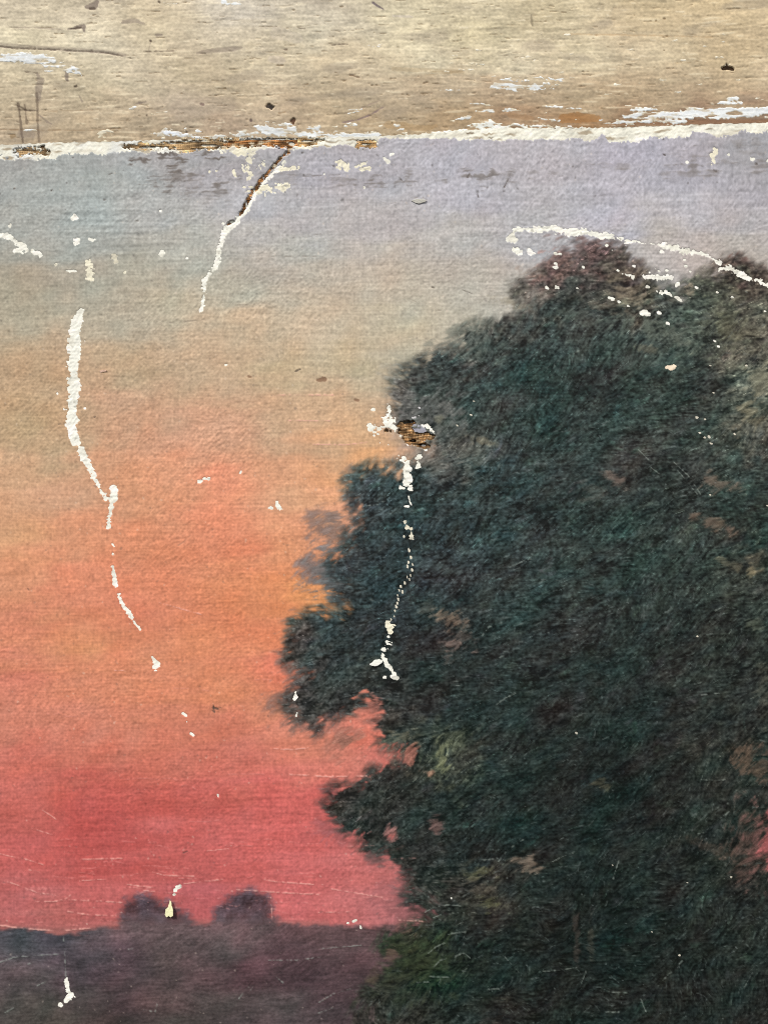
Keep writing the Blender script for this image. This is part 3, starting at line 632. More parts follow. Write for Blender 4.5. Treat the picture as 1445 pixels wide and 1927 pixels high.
# many short dry-brush hairs in the crown, following the direction field
hs = []
rr = np.random.default_rng(77)
while len(hs) < 1500:
    x, y = rr.uniform(560, 1445), rr.uniform(560, 1927)
    i = int(np.searchsorted(gy, y)); j = int(np.searchsorted(gx, x))
    if T[i, j] < 0.8 or gapf[i, j] > 0.3:
        continue
    t = th[i, j] + rr.normal(0, 0.25)
    L = rr.uniform(6, 20)
    k = rr.normal(0, 0.25)
    w_ = rr.uniform(0.6, 1.2)
    hs.append([(x, y, 0.6), (x + L * math.cos(t) * .5, y - L * math.sin(t) * .5, w_), (x + L * (math.cos(t + k)), y - L * math.sin(t + k), 0.6)])
lines(hs[:900], (108, 116, 112), 0.5, 0.25, 0.9)
lines(hs[900:], (22, 29, 30), 0.6, -0.3, 1.3)
L_DARK = [
    [(338, 375, 2), (360, 375, 2.4), (383, 383, 1.6)], [(310, 378, 1.2), (322, 377, 1.6)], [(205, 328, 2.5), (211, 325, 1.5)], [(252, 381, 2.4), (253, 374, 1.6)], [(97, 358, 2.4), (99, 356, 2)], [(195, 375, 4), (199, 374, 3)], [(26, 355, 2), (29, 354, 1.4)],
    [(775, 378, 1.8), (790, 383, 1.4), (803, 376, 1.4)], [(772, 374, 1), (788, 370, 1.6), (803, 374, 1)], [(700, 380, 1), (770, 382, 1.4)], [(902, 350, 1.2), (930, 353, 2), (938, 345, 1.6), (945, 325, 1.2)], [(948, 352, 3), (960, 332, 1.6)], [(880, 332, 4), (884, 326, 2)], [(898, 363, 1.6), (900, 370, 2)], [(898, 376, 2), (903, 378, 1.4)],
    [(818, 336, 3), (830, 336, 2), (834, 330, 2)], [(745, 322, 2.4), (752, 327, 2)], [(718, 330, 2.4), (722, 334, 2)], [(728, 338, 2), (730, 342, 2)], [(752, 336, 5), (756, 338, 3)], [(525, 326, 1), (575, 331, 1.3), (640, 328, 1.2)], [(795, 272, 1.4), (826, 270, 1.4)], [(705, 262, 1), (770, 256, 1.6), (840, 252, 1)],
    [(972, 531, 1.2), (978, 524, 2)], [(813, 540, 3), (817, 541, 2)], [(760, 558, 1), (805, 577, 1.4)], [(775, 575, 1), (830, 584, 1)], [(870, 545, 1), (888, 552, 1)], [(570, 444, 1.4), (605, 440, 1.2)], [(222, 415, 1.6), (260, 415, 1.8)], [(505, 483, 1), (560, 482, 1.5), (600, 482, 1)], [(420, 574, 1.4), (480, 573, 1.6)], [(290, 608, 1.6), (340, 606, 2), (390, 600, 1.4)],
    [(1122, 415, 4), (1124, 416, 3)], [(1310, 395, 2.4), (1312, 396, 2)], [(1226, 283, 2), (1230, 285, 2)], [(1248, 290, 3), (1252, 291, 2)], [(1344, 275, 2.4), (1345, 276, 2)], [(1343, 320, 3), (1348, 322, 3)], [(1419, 306, 5), (1424, 308, 3)], [(1318, 311, 2), (1323, 312, 3)], [(1402, 318, 2), (1408, 300, 1)],
    [(556, 699, 2), (564, 695, 3.2)], [(402, 1333, 6), (410, 1334, 4)], [(402, 1328, 1.5), (404, 1342, 1.5), (396, 1333, 1.5), (416, 1332, 1.5)], [(52, 1108, 2), (56, 1111, 3)], [(345, 1606, 3), (352, 1603, 2)], [(172, 667, 3), (174, 668, 2.5)], [(240, 568, 2.4), (241, 569, 2)], [(178, 785, 2), (180, 784, 1.5)], [(110, 798, 2.4), (114, 797, 1.5)], [(328, 507, 2), (330, 506, 2)], [(115, 818, 1.5), (110, 822, 1)],
    [(330, 1030, 1), (346, 1020, 1.6), (358, 1008, 1)], [(660, 1445, 1), (690, 1422, 1.6)], [(60, 730, 1), (110, 734, 1.2)],
]
long_ = [p for p in L_DARK if abs(p[-1][0] - p[0][0]) > 26]
lines([p for p in L_DARK if p not in long_], (74, 64, 58), 0.7, -0.7, 0.8, 1.3)
lines(long_, (104, 92, 82), 0.35, -0.5, 0.9, 0.6)
lines([[(598, 715, 6), (610, 714, 9), (607, 712, 6)], [(468, 708, 4), (472, 709, 3)], [(668, 752, 5), (674, 753, 4)], [(818, 838, 1), (819, 838, 1)]], (128, 96, 74), 0.75, -0.3)
# grime along the top of the sky
for (x, y, rx, ry, a) in [(350, 298, 64, 20, .85), (385, 290, 40, 14, .6), (340, 335, 60, 16, .55), (360, 362, 40, 10, .4), (735, 335, 50, 16, .5), (640, 338, 60, 8, .35), (895, 330, 38, 14, .6), (1150, 312, 60, 10, .3), (950, 332, 16, 12, .42), (1030, 325, 20, 12, .3), (1280, 320, 70, 14, .38), (1330, 300, 60, 18, .3), (1420, 310, 30, 14, .42), (520, 330, 60, 14, .2), (400, 370, 40, 14, .2), (1400, 280, 60, 16, .25), (830, 335, 12, 6, .35)]:
    w = P.win(x - rx * 2, y - ry * 2, x + rx * 2, y + ry * 2, my=MY)
    d = 1 - np.hypot((X[w] - x) / rx, (Y[w] - y) / ry) + 0.3 * n_iso4[w] + 0.25 * weave[w] + 0.3 * thr_h[w] + 0.2 * ridge[w]
    m = sstep(-0.1, 0.9, d) * min(a * 1.05, 1) * sstep(-0.8, 1.1, 0.7 * thr_h[w] + 0.6 * n_iso4[w] + 0.5 * n_fine[w]) * 1.3
    c[w] = mixc(c[w], (118, 110, 104), m * 0.85)

# ---- lost paint: the white ground, the tear and the bare linen
LOSS = []   # (name label, points, ragged, colour, kind)
WHITE, CREAM = (250, 247, 232), (240, 232, 206)


def loss(pts_list, label=None, rag=1.0, col=WHITE):
    LOSS.append((pts_list, label, rag, col))


loss([[(-30, 436, 8), (0, 442, 8), (15, 443, 8), (28, 454, 8), (40, 461, 9), (50, 468, 7)], [(30, 471, 6), (38, 471, 7)]], 'ragged white loss at the left edge below the teal sky')
loss([[(60, 470, 5), (66, 477, 9), (79, 480, 4)]])
loss([[(152, 586, 8), (150, 590, 13), (145, 602, 18), (142, 618, 19), (141, 630, 19), (140, 642, 24), (140, 655, 27), (140, 668, 21), (138, 680, 18), (137, 690, 19), (140, 698, 10), (139, 706, 12), (138, 716, 22), (140, 734, 23), (139, 748, 17), (136, 762, 17), (135, 775, 17), (136, 790, 21), (133, 800, 17), (137, 812, 14), (140, 822, 16), (143, 830, 16), (148, 836, 5)],
      [(152, 848, 8), (155, 853, 12), (160, 862, 14), (167, 877, 13), (172, 886, 9), (177, 897, 6), (184, 912, 4), (191, 926, 4), (198, 932, 9), (199, 938, 7)],
      [(214.5, 921, 13), (215, 928, 15), (214, 937, 14), (210, 946, 9), (210, 955, 7), (209, 965, 5), (206, 980, 7), (205, 984, 8), (204, 992, 4)], [(198, 934, 6), (208, 941, 6)], [(124, 690, 2), (134, 684, 6)], [(122, 770, 2), (132, 769, 4)]], 'long white loss running down the left of the sky')
loss([[(150, 842, 5), (157, 843, 5)]])
loss([[(212, 1025, 4), (215, 1028, 4)], [(212, 1042, 4)]])
loss([[(212.5, 1067, 3), (214.5, 1080, 6), (216, 1092, 9), (217, 1101, 7), (219, 1110, 3)], [(222, 1118, 6), (224, 1124, 7), (226, 1131, 4), (234, 1143, 6), (240, 1150, 7), (245, 1158, 10), (249, 1165, 6)], [(251, 1169, 3), (257, 1177, 4), (263, 1184, 3)]], 'thin curved white loss in the orange sky', 0.7)
loss([[(286, 1236, 4), (290, 1244, 5), (295, 1251, 9)], [(292, 1255, 8), (295, 1252, 9)]], None, 0.6)
loss([[(344.5, 1343, 5), (350, 1347, 4)], [(352, 1359, 3.5)]], None, 0.5)
loss([[(360, 1381, 5), (364, 1384, 4)]], None, 0.5)
loss([[(334, 1672, 7), (340, 1670, 7)], [(330, 1677, 6)], [(327.5, 1684, 4)]], None, 0.6)
loss([[(124.6, 1845, 7), (126, 1860, 6), (129, 1868, 9), (133, 1875, 13), (129, 1880, 12), (123, 1886, 8)], [(140, 1877, 4)], [(110, 1894, 6), (114, 1892, 7)]], 'forked white loss in the dark field at lower left', 0.7)
# along the tear
loss([[(535, 303, 5), (521, 319, 7), (508, 330, 7), (497, 340, 7), (488, 351, 6), (480, 363, 9), (474, 374, 9), (468, 384, 8), (463, 394, 10), (455, 402, 10), (447, 410, 9), (440, 419, 10), (431, 427, 14), (424, 432, 11), (420, 420, 4)],
      [(424, 432, 9), (419, 446, 8), (415, 460, 8), (412, 472, 8), (411, 482, 7), (409, 491, 8), (405, 502, 7), (397, 512, 5), (390, 520, 6), (386, 528, 9), (384.5, 540, 9), (383, 555, 7), (382, 570, 6), (380, 583, 5)]], 'white edge of the tear running down from the top')
loss([[(442, 284, 6), (458, 286, 9), (472, 285, 12), (468, 300, 15), (466, 315, 10), (470, 333, 7), (479, 328, 4)], [(487, 318, 5), (495, 310, 3)]], 'cream patch of bare ground left of the tear', 2.4, CREAM)
loss([[(458, 352, 2.5), (478, 351, 4)], [(462, 360, 3), (474, 358, 3)]], None, 1.6, CREAM)
loss([[(530, 316, 3), (544, 317, 5), (560, 315, 5)]], None, 2.2, CREAM)
loss([[(486, 356, 6), (505, 352, 7)], [(520, 350, 4), (534, 352, 6), (545, 346, 2)]], None, 2.2, CREAM)
loss([[(634, 306, 7), (642, 302, 6), (652, 308, 7), (652, 316, 7)], [(632, 314, 5), (640, 317, 4)]], None, 1.3, CREAM)
loss([[(668, 314, 4), (680, 310, 5), (690, 306, 4)], [(678, 318, 4), (694, 316, 6)]], None, 1.7, CREAM)
loss([[(394, 323, 4)], [(408, 321, 4)], [(440, 322, 6), (442, 330, 6)]], None, 1.3, CREAM)
loss([[(722, 296, 2), (730, 304, 6)], [(735, 291, 2), (741, 288, 2)]], None, 1.2)
# arc over the crown
loss([[(963, 452, 6), (957, 450, 8), (962, 443, 8), (966, 436, 8), (975, 432, 8), (990, 432, 7), (1007, 431, 9), (1029, 429, 9), (1046, 430, 10), (1060, 433, 10), (1070, 435, 12), (1085, 437, 10), (1099, 435, 8), (1112, 438, 8), (1131, 444, 12), (1142, 444, 8), (1152, 446, 5)], [(965, 452, 5), (970, 448, 6)], [(1040, 436, 6), (1046, 440, 5)], [(1166, 447, 5), (1172, 448, 4)], [(1178, 451, 7), (1184, 454, 6)], [(1152, 446, 4), (1168, 448, 3), (1184, 453, 3), (1205, 456, 1.6), (1222, 458, 1.8), (1240, 461, 4)]], 'white arc-shaped loss over the top of the tree', 1.15)
loss([[(967, 470, 8), (973, 471, 11), (978, 474, 7)]], None, 0.9)
loss([[(997, 472, 7), (1001, 474, 9), (1006, 476, 3)]], None, 0.9)
loss([[(1238, 461, 6), (1250, 463, 8), (1262, 466, 9), (1273, 468, 11), (1288, 472, 11), (1300, 474, 9), (1309, 474, 10), (1322, 477, 6)], [(1245, 472, 4)]], 'short white loss slanting above the right of the tree', 1.1)
loss([[(1322, 477, 2), (1336, 484, 1.6), (1348, 491, 4), (1355, 495, 6)], [(1411, 524, 3), (1428, 528, 2.4), (1445, 537, 4)], [(1355, 506, 5), (1366, 505, 7), (1375, 504, 9), (1386, 511, 9), (1396, 516, 9), (1406, 521, 9), (1411, 524, 6)]], 'white loss on the right shoulder of the tree', 1.0)
loss([[(1432, 528, 3)], [(1445, 537, 6), (1460, 545, 7)]])
for q in [(1045, 476, 5), (1054, 477, 4), (1046, 495, 4), (1047, 503, 5), (1042, 502, 3), (1097, 502, 5), (1141, 461, 5), (1153, 470, 2), (1147, 560, 5), (1153, 562, 5), (1165, 567, 4), (1288, 488, 4), (1290, 500, 5), (1255, 508, 4), (1298, 510, 2), (1162, 508, 3), (1193, 500, 3), (1219, 539, 5), (1311, 540, 2.5), (1086, 541, 2.5), (1350, 549, 2), (1378, 559, 4), (1440, 585, 3), (1183, 575, 2.5), (1256, 608, 4), (1241, 588, 6), (1345, 641, 3), (1352, 651, 3)]:
    loss([[(q[0] - 1, q[1], q[2]), (q[0] + 1, q[1] + .5, q[2] * .9)]], None, 0.7)
loss([[(1028, 540, 5), (1031, 542, 4)]], None, .6)
loss([[(1046, 540, 8), (1049, 541, 5)]], None, .6)
loss([[(1172, 515, 2), (1182, 517, 5), (1190, 519, 8), (1191, 523, 5)]], None, .8)
loss([[(1212, 521, 5), (1228, 520, 8), (1240, 522, 6), (1248, 523, 3)], [(1256, 521, 5), (1262, 523, 5)], [(1222, 512, 3)], [(1238, 508, 3)]], 'small white loss among dark leaves at the crown top', 1.1)
loss([[(1236, 548, 4), (1247, 550, 4)], [(1252, 549, 5), (1259, 552, 8), (1263, 556, 4)]], None, .9)
loss([[(1272, 559, 5), (1277, 562, 6), (1282, 566, 3)], [(1276, 533, 6), (1272, 537, 3)]], None, .9)
loss([[(1208, 589, 8), (1214, 588, 11), (1222, 592, 5)]], 'triangular white chip in the upper crown', .5)
loss([[(1343, 280, 5), (1347, 284, 8), (1340, 290, 9), (1344, 298, 10), (1343, 306, 8)]], None, 1.2, CREAM)
loss([[(1414, 299, 6), (1419, 299, 5)]], None, .6)
loss([[(1445, 303, 8), (1450, 305, 8)]], None, .9)
loss([[(1293, 305, 4)], [(1371, 290, 4)]], None, .7)
# singles
loss([[(136, 410, 6), (139, 408, 8), (143, 410, 5)]], None, .5)
loss([[(141, 457, 6), (144, 454, 9), (149, 452, 7)]], None, 1.)
loss([[(168, 450, 5), (174, 451, 5), (178, 450, 3)]], None, .6)
loss([[(167, 494, 7), (168, 504, 11), (172, 512, 10), (168, 520, 9), (172, 524, 5)]], None, 1.5, CREAM)
loss([[(214, 483, 6), (216, 489, 8), (223, 494, 6)]], None, 1.6, (220, 212, 188))
loss([[(303, 479, 6), (306, 474, 9)]], None, .5)
loss([[(124, 509, 3), (133, 510, 4), (142, 509, 4)]], None, .6)
loss([[(105, 498, 4)], [(233, 513, 3), (238, 508, 2)]], None, 1, CREAM)
loss([[(302, 396, 4)], [(352, 485, 3)], [(18, 425, 6), (20, 422, 4)], [(685, 352, 4)], [(610, 327, 3)]], None, .6)
loss([[(452, 890, 5), (454, 887, 4)]], None, .5)
loss([[(373, 906, 5), (379, 905, 6)], [(384, 901, 7), (393, 901, 7)]], None, .6)
loss([[(521, 944, 5), (521, 951, 8), (525, 955, 9), (531, 958, 6)], [(511, 957, 4)]], None, .8)
loss([[(424, 687, 4), (428, 686, 3)], [(410, 1500, 3), (410, 1496, 2)], [(160, 641, 3)], [(160, 768, 4)], [(108, 740, 3)]], None, .6)
loss([[(665, 1735, 5), (669, 1733, 4)], [(655, 1738, 4)], [(678, 1744, 4), (679, 1748, 3)], [(849, 1691, 4)]], None, .6)
loss([[(556, 1302, 5), (555, 1310, 6), (555, 1315, 7)]], None, .6)
loss([[(559, 1342, 3), (557, 1348, 2)], [(558, 1328, 2)]], None, .6)
# round the hole and down the crown
loss([[(728, 761, 4)], [(731, 768, 8), (732, 773, 8)], [(731, 781, 9), (735, 786, 8)], [(724, 789, 7), (728, 795, 9), (735, 791, 12), (742, 791, 10)], [(729, 800, 9), (737, 801, 10), (744, 807, 11), (750, 809, 7)], [(696, 800, 5), (700, 808, 9), (706, 802, 5), (711, 806, 5), (718, 803, 5), (726, 802, 6)], [(704, 813, 5)]], 'white splinters of lost paint left of the hole', 1.2)
loss([[(703, 770, 5)], [(704, 819, 5)], [(711, 817, 4)], [(731, 837, 3)], [(715, 833, 2.5)]], None, .7)
loss([[(754, 819, 9), (760, 823, 6)], [(751, 824, 4)]], None, .8)
loss([[(788, 766, 4)], [(776, 786, 7), (783, 785, 4)], [(784, 780, 4), (790, 783, 3)]], None, .8, (206, 202, 200))
loss([[(803, 799, 5), (806, 803, 8)], [(811, 810, 7), (815, 814, 5)], [(796, 801, 4)], [(779, 809, 8), (776, 806, 5)]], 'white chips on the right rim of the hole', .8)
loss([[(797, 842, 6), (801, 846, 5)], [(767, 836, 4)], [(775, 837, 3)]], None, .8)
loss([[(743, 861, 3), (752, 865, 4), (759, 868, 4)], [(759, 860, 7), (762, 864, 5)], [(750, 857, 4)]], None, .6)
loss([[(783, 862, 7), (789, 858, 9)], [(787, 869, 4), (788, 876, 8), (785, 881, 5)]], None, .8)
loss([[(767, 869, 8), (767, 876, 11), (766, 883, 14), (762, 880, 6)], [(766, 892, 14), (767, 900, 16), (766, 908, 13), (762, 911, 6)], [(773, 915, 5), (772, 921, 6)], [(753, 917, 4), (759, 919, 4)]], 'short white bar of lost paint below the hole', .8)
loss([[(769, 934, 1.6), (771, 944, 1.8), (774, 950, 2)], [(762, 953, 3), (769, 953, 3)]], None, .3)
loss([[(761, 982, 3), (765, 990, 7), (769, 993, 4)], [(774, 995, 5), (774, 1003, 4), (774, 1012, 6), (778, 1016, 2)]], None, .9, CREAM)
for q in [(768.5, 1033, 3), (770, 1036, 4), (773, 1049, 4), (767, 1066, 3), (775, 1072, 3.5), (766, 1086, 2), (770, 1090, 2.4), (772, 1083, 2), (761, 1097, 2.6), (754, 1104, 2.4), (751, 1111, 2.4), (757, 1114, 2.4), (748, 1120, 2), (749, 1128, 3), (747, 1135, 3), (745, 1141, 4), (743, 1150, 2.4), (768, 1058, 2.5), (776, 1062, 2.5), (760, 1010, 2.5), (741, 1160, 2.4), (735, 1165, 3)]:
    loss([[(q[0], q[1] - 1, q[2]), (q[0] + .6, q[1] + 1.5, q[2])]], None, .6, (222, 214, 192))
loss([[(731, 1170, 7), (729, 1177, 6), (733, 1184, 7), (735, 1190, 6)], [(740, 1177, 3), (744, 1177, 3)]], 'small white loss low on the broken line in the crown', 1.1, CREAM)
loss([[(728, 1208, 7), (734, 1209, 7)], [(731, 1198, 3)]], None, .8)
loss([[(721, 1223, 4), (726, 1223, 4)], [(719, 1231, 7), (721, 1237, 9), (726, 1245, 6), (728, 1252, 6), (734, 1258, 8), (738, 1262, 6)], [(742, 1267, 7), (740, 1275, 9), (746, 1278, 6)], [(724, 1276, 6)]], 'forked white loss at the end of the broken line in the crown', .9)
loss([[(1256, 691, 6), (1262, 692, 9), (1268, 690, 6)]], 'small cream loss with a brown rim in the right crown', .8, (244, 224, 196))
for q in [(1335, 822, 4), (1326, 823, 4), (1338, 834, 4), (1326, 788, 4), (1311, 785, 3), (1317, 814, 3), (1343, 739, 3), (1396, 723, 3), (1398, 745, 4), (1383, 816, 3), (1395, 817, 4), (1335, 931, 5), (1445, 951, 4), (1312, 1197, 3), (1084, 1380, 4), (1375, 1651, 3.5), (1152, 1629, 2), (1279, 1799, 2.6), (1290, 1799, 2.6), (1226, 1754, 2.6), (1294, 1662, 3), (1331, 1117, 3), (1338, 688, 3), (1405, 687, 3), (886, 780, 4), (860, 800, 3), (892, 755, 3), (802, 755, 3), (885, 912, 3)]:
    loss([[(q[0] - .9, q[1], q[2] * .55), (q[0] + .9, q[1] + .5, q[2] * .55)]], None, .8, (214, 206, 186))

lossf = np.full(SH, -50, np.float32)      # how far inside a loss
comp = []
for pl, label, rag, col in LOSS:
    bx = np.array([pts_box(p, 7) for p in pl])
    w = P.win(bx[:, 0].min(), bx[:, 1].min(), bx[:, 2].max(), bx[:, 3].max(), my=MY)
    f = np.full(X[w].shape, -50, np.float32)
    wmin = min(max(q[2] for q in p) for p in pl)
    for p in pl:
        f = np.maximum(f, cap_field(X[w], Y[w], p))
    f = f + n_rag[w] * rag * (1.45 if max(q[2] for p in pl for q in p) > 6 else 0.6)
    f = np.where(f > -12, f, -50)
    lossf[w] = np.maximum(lossf[w], f)
    comp.append((w, f, label, col, (bx[:, 2].max() - bx[:, 0].min() - 14, bx[:, 3].max() - bx[:, 1].min() - 14)))

# worn top edge of the canvas
BX = [-760, 0, 17, 41, 83, 105, 111, 133, 166, 191, 205, 238, 277, 316, 343, 360, 391, 419, 441, 483, 527, 544, 577, 627, 696, 707, 718, 766, 833, 844, 894, 943, 1004, 1046, 1074, 1086, 1108, 1125, 1133, 1147, 1178, 1205, 1222, 1239, 1277, 1294, 1313, 1330, 1347, 1366, 1391, 1402, 1445, 2205]
BY = [300, 298, 300, 302, 301, 299, 292, 290, 289, 292, 289, 285, 287, 285, 288, 284, 281, 286, 291, 285, 276, 284, 280, 273, 280, 274, 262, 266, 265, 264, 263, 264, 264, 263, 264, 260, 266, 264, 250, 268, 269, 262, 255, 260, 259, 257, 246, 250, 260, 259, 250, 246, 250, 240]
wE = P.win(-700, 265, 2150, 360)
edgef = (np.interp(gx, BX, BY)[None, wE[1]] - 2.0 - Y[wE] + 1.6 * n_rag[wE] + 0.8 * n_iso4[wE]).astype(np.float32)
for (x, y, rx, ry) in [(745, 262, 34, 3.2), (800, 262, 30, 3.5)]:
    edgef -= 7 * np.exp(-((X[wE] - x) / rx) ** 2 - ((Y[wE] - y) / ry) ** 2)
lossf[wE] = np.maximum(lossf[wE], np.where(edgef > -12, edgef, -50))

# bare linen: hole, tear and frayed edge
HOLE = [[(753, 800, 12), (766, 800, 16), (778, 797, 8)], [(752, 812, 12), (766, 812, 22), (778, 818, 22), (796, 822, 20), (812, 822, 9), (818, 820, 3)], [(762, 826, 10), (780, 832, 12), (798, 838, 11), (806, 840, 6)], [(727, 810, 5), (735, 811, 4)]]
TEAR = [[(551, 268, 12), (542, 284, 5), (534, 291, 5), (527, 297, 6), (515, 312, 6), (505, 323, 6), (495, 333, 6), (486, 347, 5.5), (477, 358, 5.5), (469, 371, 5.5), (463, 383, 5), (458, 393, 4), (450, 404, 2)], [(443, 412, 2.4), (436, 417, 3), (427, 421, 2)]]
FRAY = [[(232, 276, 3), (262, 275, 5), (300, 274, 9), (330, 273, 11), (345, 273, 16), (380, 270, 17), (420, 269, 15), (480, 267, 12), (520, 266, 14), (552, 266, 16), (575, 265, 13), (600, 264, 7), (615, 263, 3)], [(345, 283, 7), (362, 280, 8)], [(676, 271, 9), (690, 269, 12), (703, 271, 8)], [(32, 284, 10), (50, 283, 10), (68, 283, 9), (92, 287, 8)], [(36, 291, 4), (60, 276, 2), (80, 276, 2)]]
G_LVL, G_DIP, L_DIP = -0.24, 0.95, 7.5
linenf = np.full(SH, -50, np.float32)
ldep = np.full(SH, 4.2, np.float32)
for grp, rag in ((HOLE, 1.2), (TEAR, 1.3), (FRAY, 2.6)):
    for p in grp:
        w = P.win(*pts_box(p, 9), my=MY)
        f = cap_field(X[w], Y[w], p) + n_rag[w] * rag * 0.8
        linenf[w] = np.maximum(linenf[w], np.where(f > -12, f, -50))
        if grp is HOLE:
            ldep[w] = L_DIP

ground_txt = 0.04 * n_rag + 0.07 * crump + 0.04 * weave + 0.03 * thr_h
hb = np.clip(h, -1.2, 2.5)                        # canvas relief carried by every layer
paint_h = hb + 0.10 * np.exp(-((lossf + 2.2) / 1.8) ** 2) - G_DIP * sstep(-0.75, 0.95, lossf) - ldep * sstep(-1.2, 1.6, linenf)
ground_h = hb * 0.8 + G_LVL + ground_txt - (ldep - 0.8) * sstep(-2.2, 0.4, linenf)

# rim of bare ground round chips, brown dirt inside the tear
c = mixc(c, (150, 138, 120), 0.35 * sstep(-3.2, -1.0, linenf) * (lossf < 0))
P.h, P.c = paint_h, c
xyz = world_co(X, Y, paint_h)
nrm = grid_normals(X, Y, paint_h)

trunk_box = (X > 1082 + 8 * n_iso4) & (X < 1152 + 8 * n_iso4 + sstep(1780, 1930, Y) * 30) & (Y > 1630) & (Y < 1960 + 0 * X)


def cellmask(m):
    return m[:-1, :-1]


lab = np.zeros(SH, np.int8)
lab[hill_m > 0.5] = 1
lab[(bush_m[0] > 0.5) & (hill_m <= 0.5)] = 2
lab[(bush_m[1] > 0.5) & (hill_m <= 0.5)] = 3
lab[T > 0.5] = 4
lab[(T > 0.5) & trunk_box] = 5
shrub_d = poly_sdf([(660, 1960), (640, 1927), (700, 1850), (705, 1780), (750, 1738), (815, 1735), (850, 1770), (850, 1840), (800, 1960)], X, Y)
lab[(T > 0.5) & (shrub_d + 5 * n_iso4 > 0)] = 6
lab = cellmask(lab)
deep = cellmask(np.minimum(np.minimum(np.maximum(lossf, linenf), np.roll(np.maximum(lossf, linenf), -1, 0)), np.minimum(np.roll(np.maximum(lossf, linenf), -1, 1), np.roll(np.roll(np.maximum(lossf, linenf), -1, 0), -1, 1)))) > 2.4
o_sky = build_faces('painted_sky', xyz, nrm, c, (lab == 0) & ~deep, M_OIL, painting)
o_field = build_faces('painted_field', xyz, nrm, c, (lab == 1) & ~deep, M_DARK, painting)
for k in (2, 3):
    o = build_faces('painted_bush', xyz, nrm, c, (lab == k) & ~deep, M_DARK, painting)
    o['label'] = 'small dark painted bush on the skyline, ' + ('the left one' if k == 2 else 'the right one')
o_tree = build_faces('painted_tree', xyz, nrm, c, (lab == 4) & ~deep, M_DARK, painting)
o_trunk = build_faces('painted_trunk', xyz, nrm, c, (lab == 5) & ~deep, M_DARK, o_tree)
o_shrub = build_faces('painted_shrub', xyz, nrm, c, (lab == 6) & ~deep, M_DARK, painting)


def pieces(mask):
    """split a cell mask into its connected pieces, largest first"""
    lab = np.where(mask, np.arange(1, mask.size + 1).reshape(mask.shape), 0)
    for _ in range(4000):
        old = lab
        p = np.pad(lab, 1)
        m = np.maximum.reduce([p[1:-1, 1:-1], p[:-2, 1:-1], p[2:, 1:-1], p[1:-1, :-2], p[1:-1, 2:], p[:-2, :-2], p[2:, 2:], p[:-2, 2:], p[2:, :-2]])
        lab = np.where(mask, m, 0)
        if (lab == old).all():
            break
    out = []
    for v in np.unique(lab):
        if v:
            q = lab == v
            ii, jj = np.nonzero(q)
            out.append((q, int(q.sum()), max(np.ptp(ii), np.ptp(jj)) + 1))
    out.sort(key=lambda t: -t[1])
    return out


def patch_mask(f, lim=-1.7):
    g = f > lim
    return g[:-1, :-1] | g[1:, :-1] | g[:-1, 1:] | g[1:, 1:]


gn = grid_normals(X, Y, ground_h)
gxyz = world_co(X, Y, ground_h)
claimed = np.zeros((SH[0] - 1, SH[1] - 1), bool)
small = np.zeros_like(claimed)
gcol = np.empty(SH + (3,), np.float32)
gcol[:] = WHITE
spots = sstep(1.5, 2.6, onoise(SH, 1.3, 1.0, 0, 71))


def ground_colour(w, col):
    a = np.asarray(col, np.float32) * (1 + 0.012 * n_iso4[w] + 0.012 * n_rag[w])[..., None]
    return mixc(mixc(a, (216, 210, 192), 0.5 * sstep(0.6, 1.8, n_leaf[w])), (164, 160, 146), 0.6 * spots[w])


big = []
for w, f, label, col, size in comp:
    pm = patch_mask(f)
    wc = (slice(w[0].start, w[0].start + pm.shape[0]), slice(w[1].start, w[1].start + pm.shape[1]))
    pm = pm & ~claimed[wc]
    sel = f > -3
    cc = ground_colour(w, col)
    gcol[w][sel] = cc[sel]
    first = True
    for q, n_cells, span in pieces(pm & (np.maximum.reduce([f[:-1, :-1], f[1:, :-1], f[:-1, 1:], f[1:, 1:]]) > -1.7)[:pm.shape[0], :pm.shape[1]]):
        if span * STEP >= 10.5:
            claimed[wc] |= q
            big.append((wc, q, label if first else None))
            first = False
        else:
            small[wc] |= q
small &= ~claimed
for wc, pm, label in big:
    fm = np.zeros_like(claimed)
    fm[wc] = pm
    o = build_faces('paint_loss', gxyz, gn, gcol, fm, M_GROUND, painting)
    if o and label:
        o['label'] = label
o = build_faces('paint_fleck', gxyz, gn, gcol, small, M_GROUND, painting)
o['kind'] = 'stuff'
pe = patch_mask(edgef)
wc = (slice(wE[0].start, wE[0].start + pe.shape[0]), slice(wE[1].start, wE[1].start + pe.shape[1]))
em = np.zeros_like(claimed)
em[wc] = pe
em &= ~claimed
ec = np.array((244, 240, 222), np.float32) * (1 + 0.02 * n_iso4[wE] + 0.02 * n_rag[wE])[..., None]
ec = mixc(ec, (222, 224, 226), 0.5 * sstep(0.2, 1.4, n_med2[wE]) * sstep(700, 500, X[wE]))
ec = mixc(ec, (206, 196, 176), 0.5 * sstep(0.0, 1.6, onoise(SH, 9, 1.2, 1, 74)[wE]))
ec = mixc(ec, (160, 142, 116), 0.75 * sstep(1.0, 2.2, onoise(SH, 5, 0.9, 1, 72)[wE]))
ec = mixc(ec, (120, 104, 84), 0.8 * sstep(2.0, 3.0, onoise(SH, 4, 0.7, 1, 73)[wE]))
gcol[wE] = np.where((edgef > -4)[..., None] & (lossf[wE] - edgef < 0.5)[..., None], ec, gcol[wE])
emw = em[wc].copy()
for k, (q, n_cells, span) in enumerate(pieces(emw)):
    if k and span * STEP >= 10.5:
        fm = np.zeros_like(claimed)
        fm[wc] = q
        build_faces('paint_loss', gxyz, gn, gcol, fm, M_GROUND, painting)
        em[wc] &= ~q
    elif k:
        em[wc] &= ~q
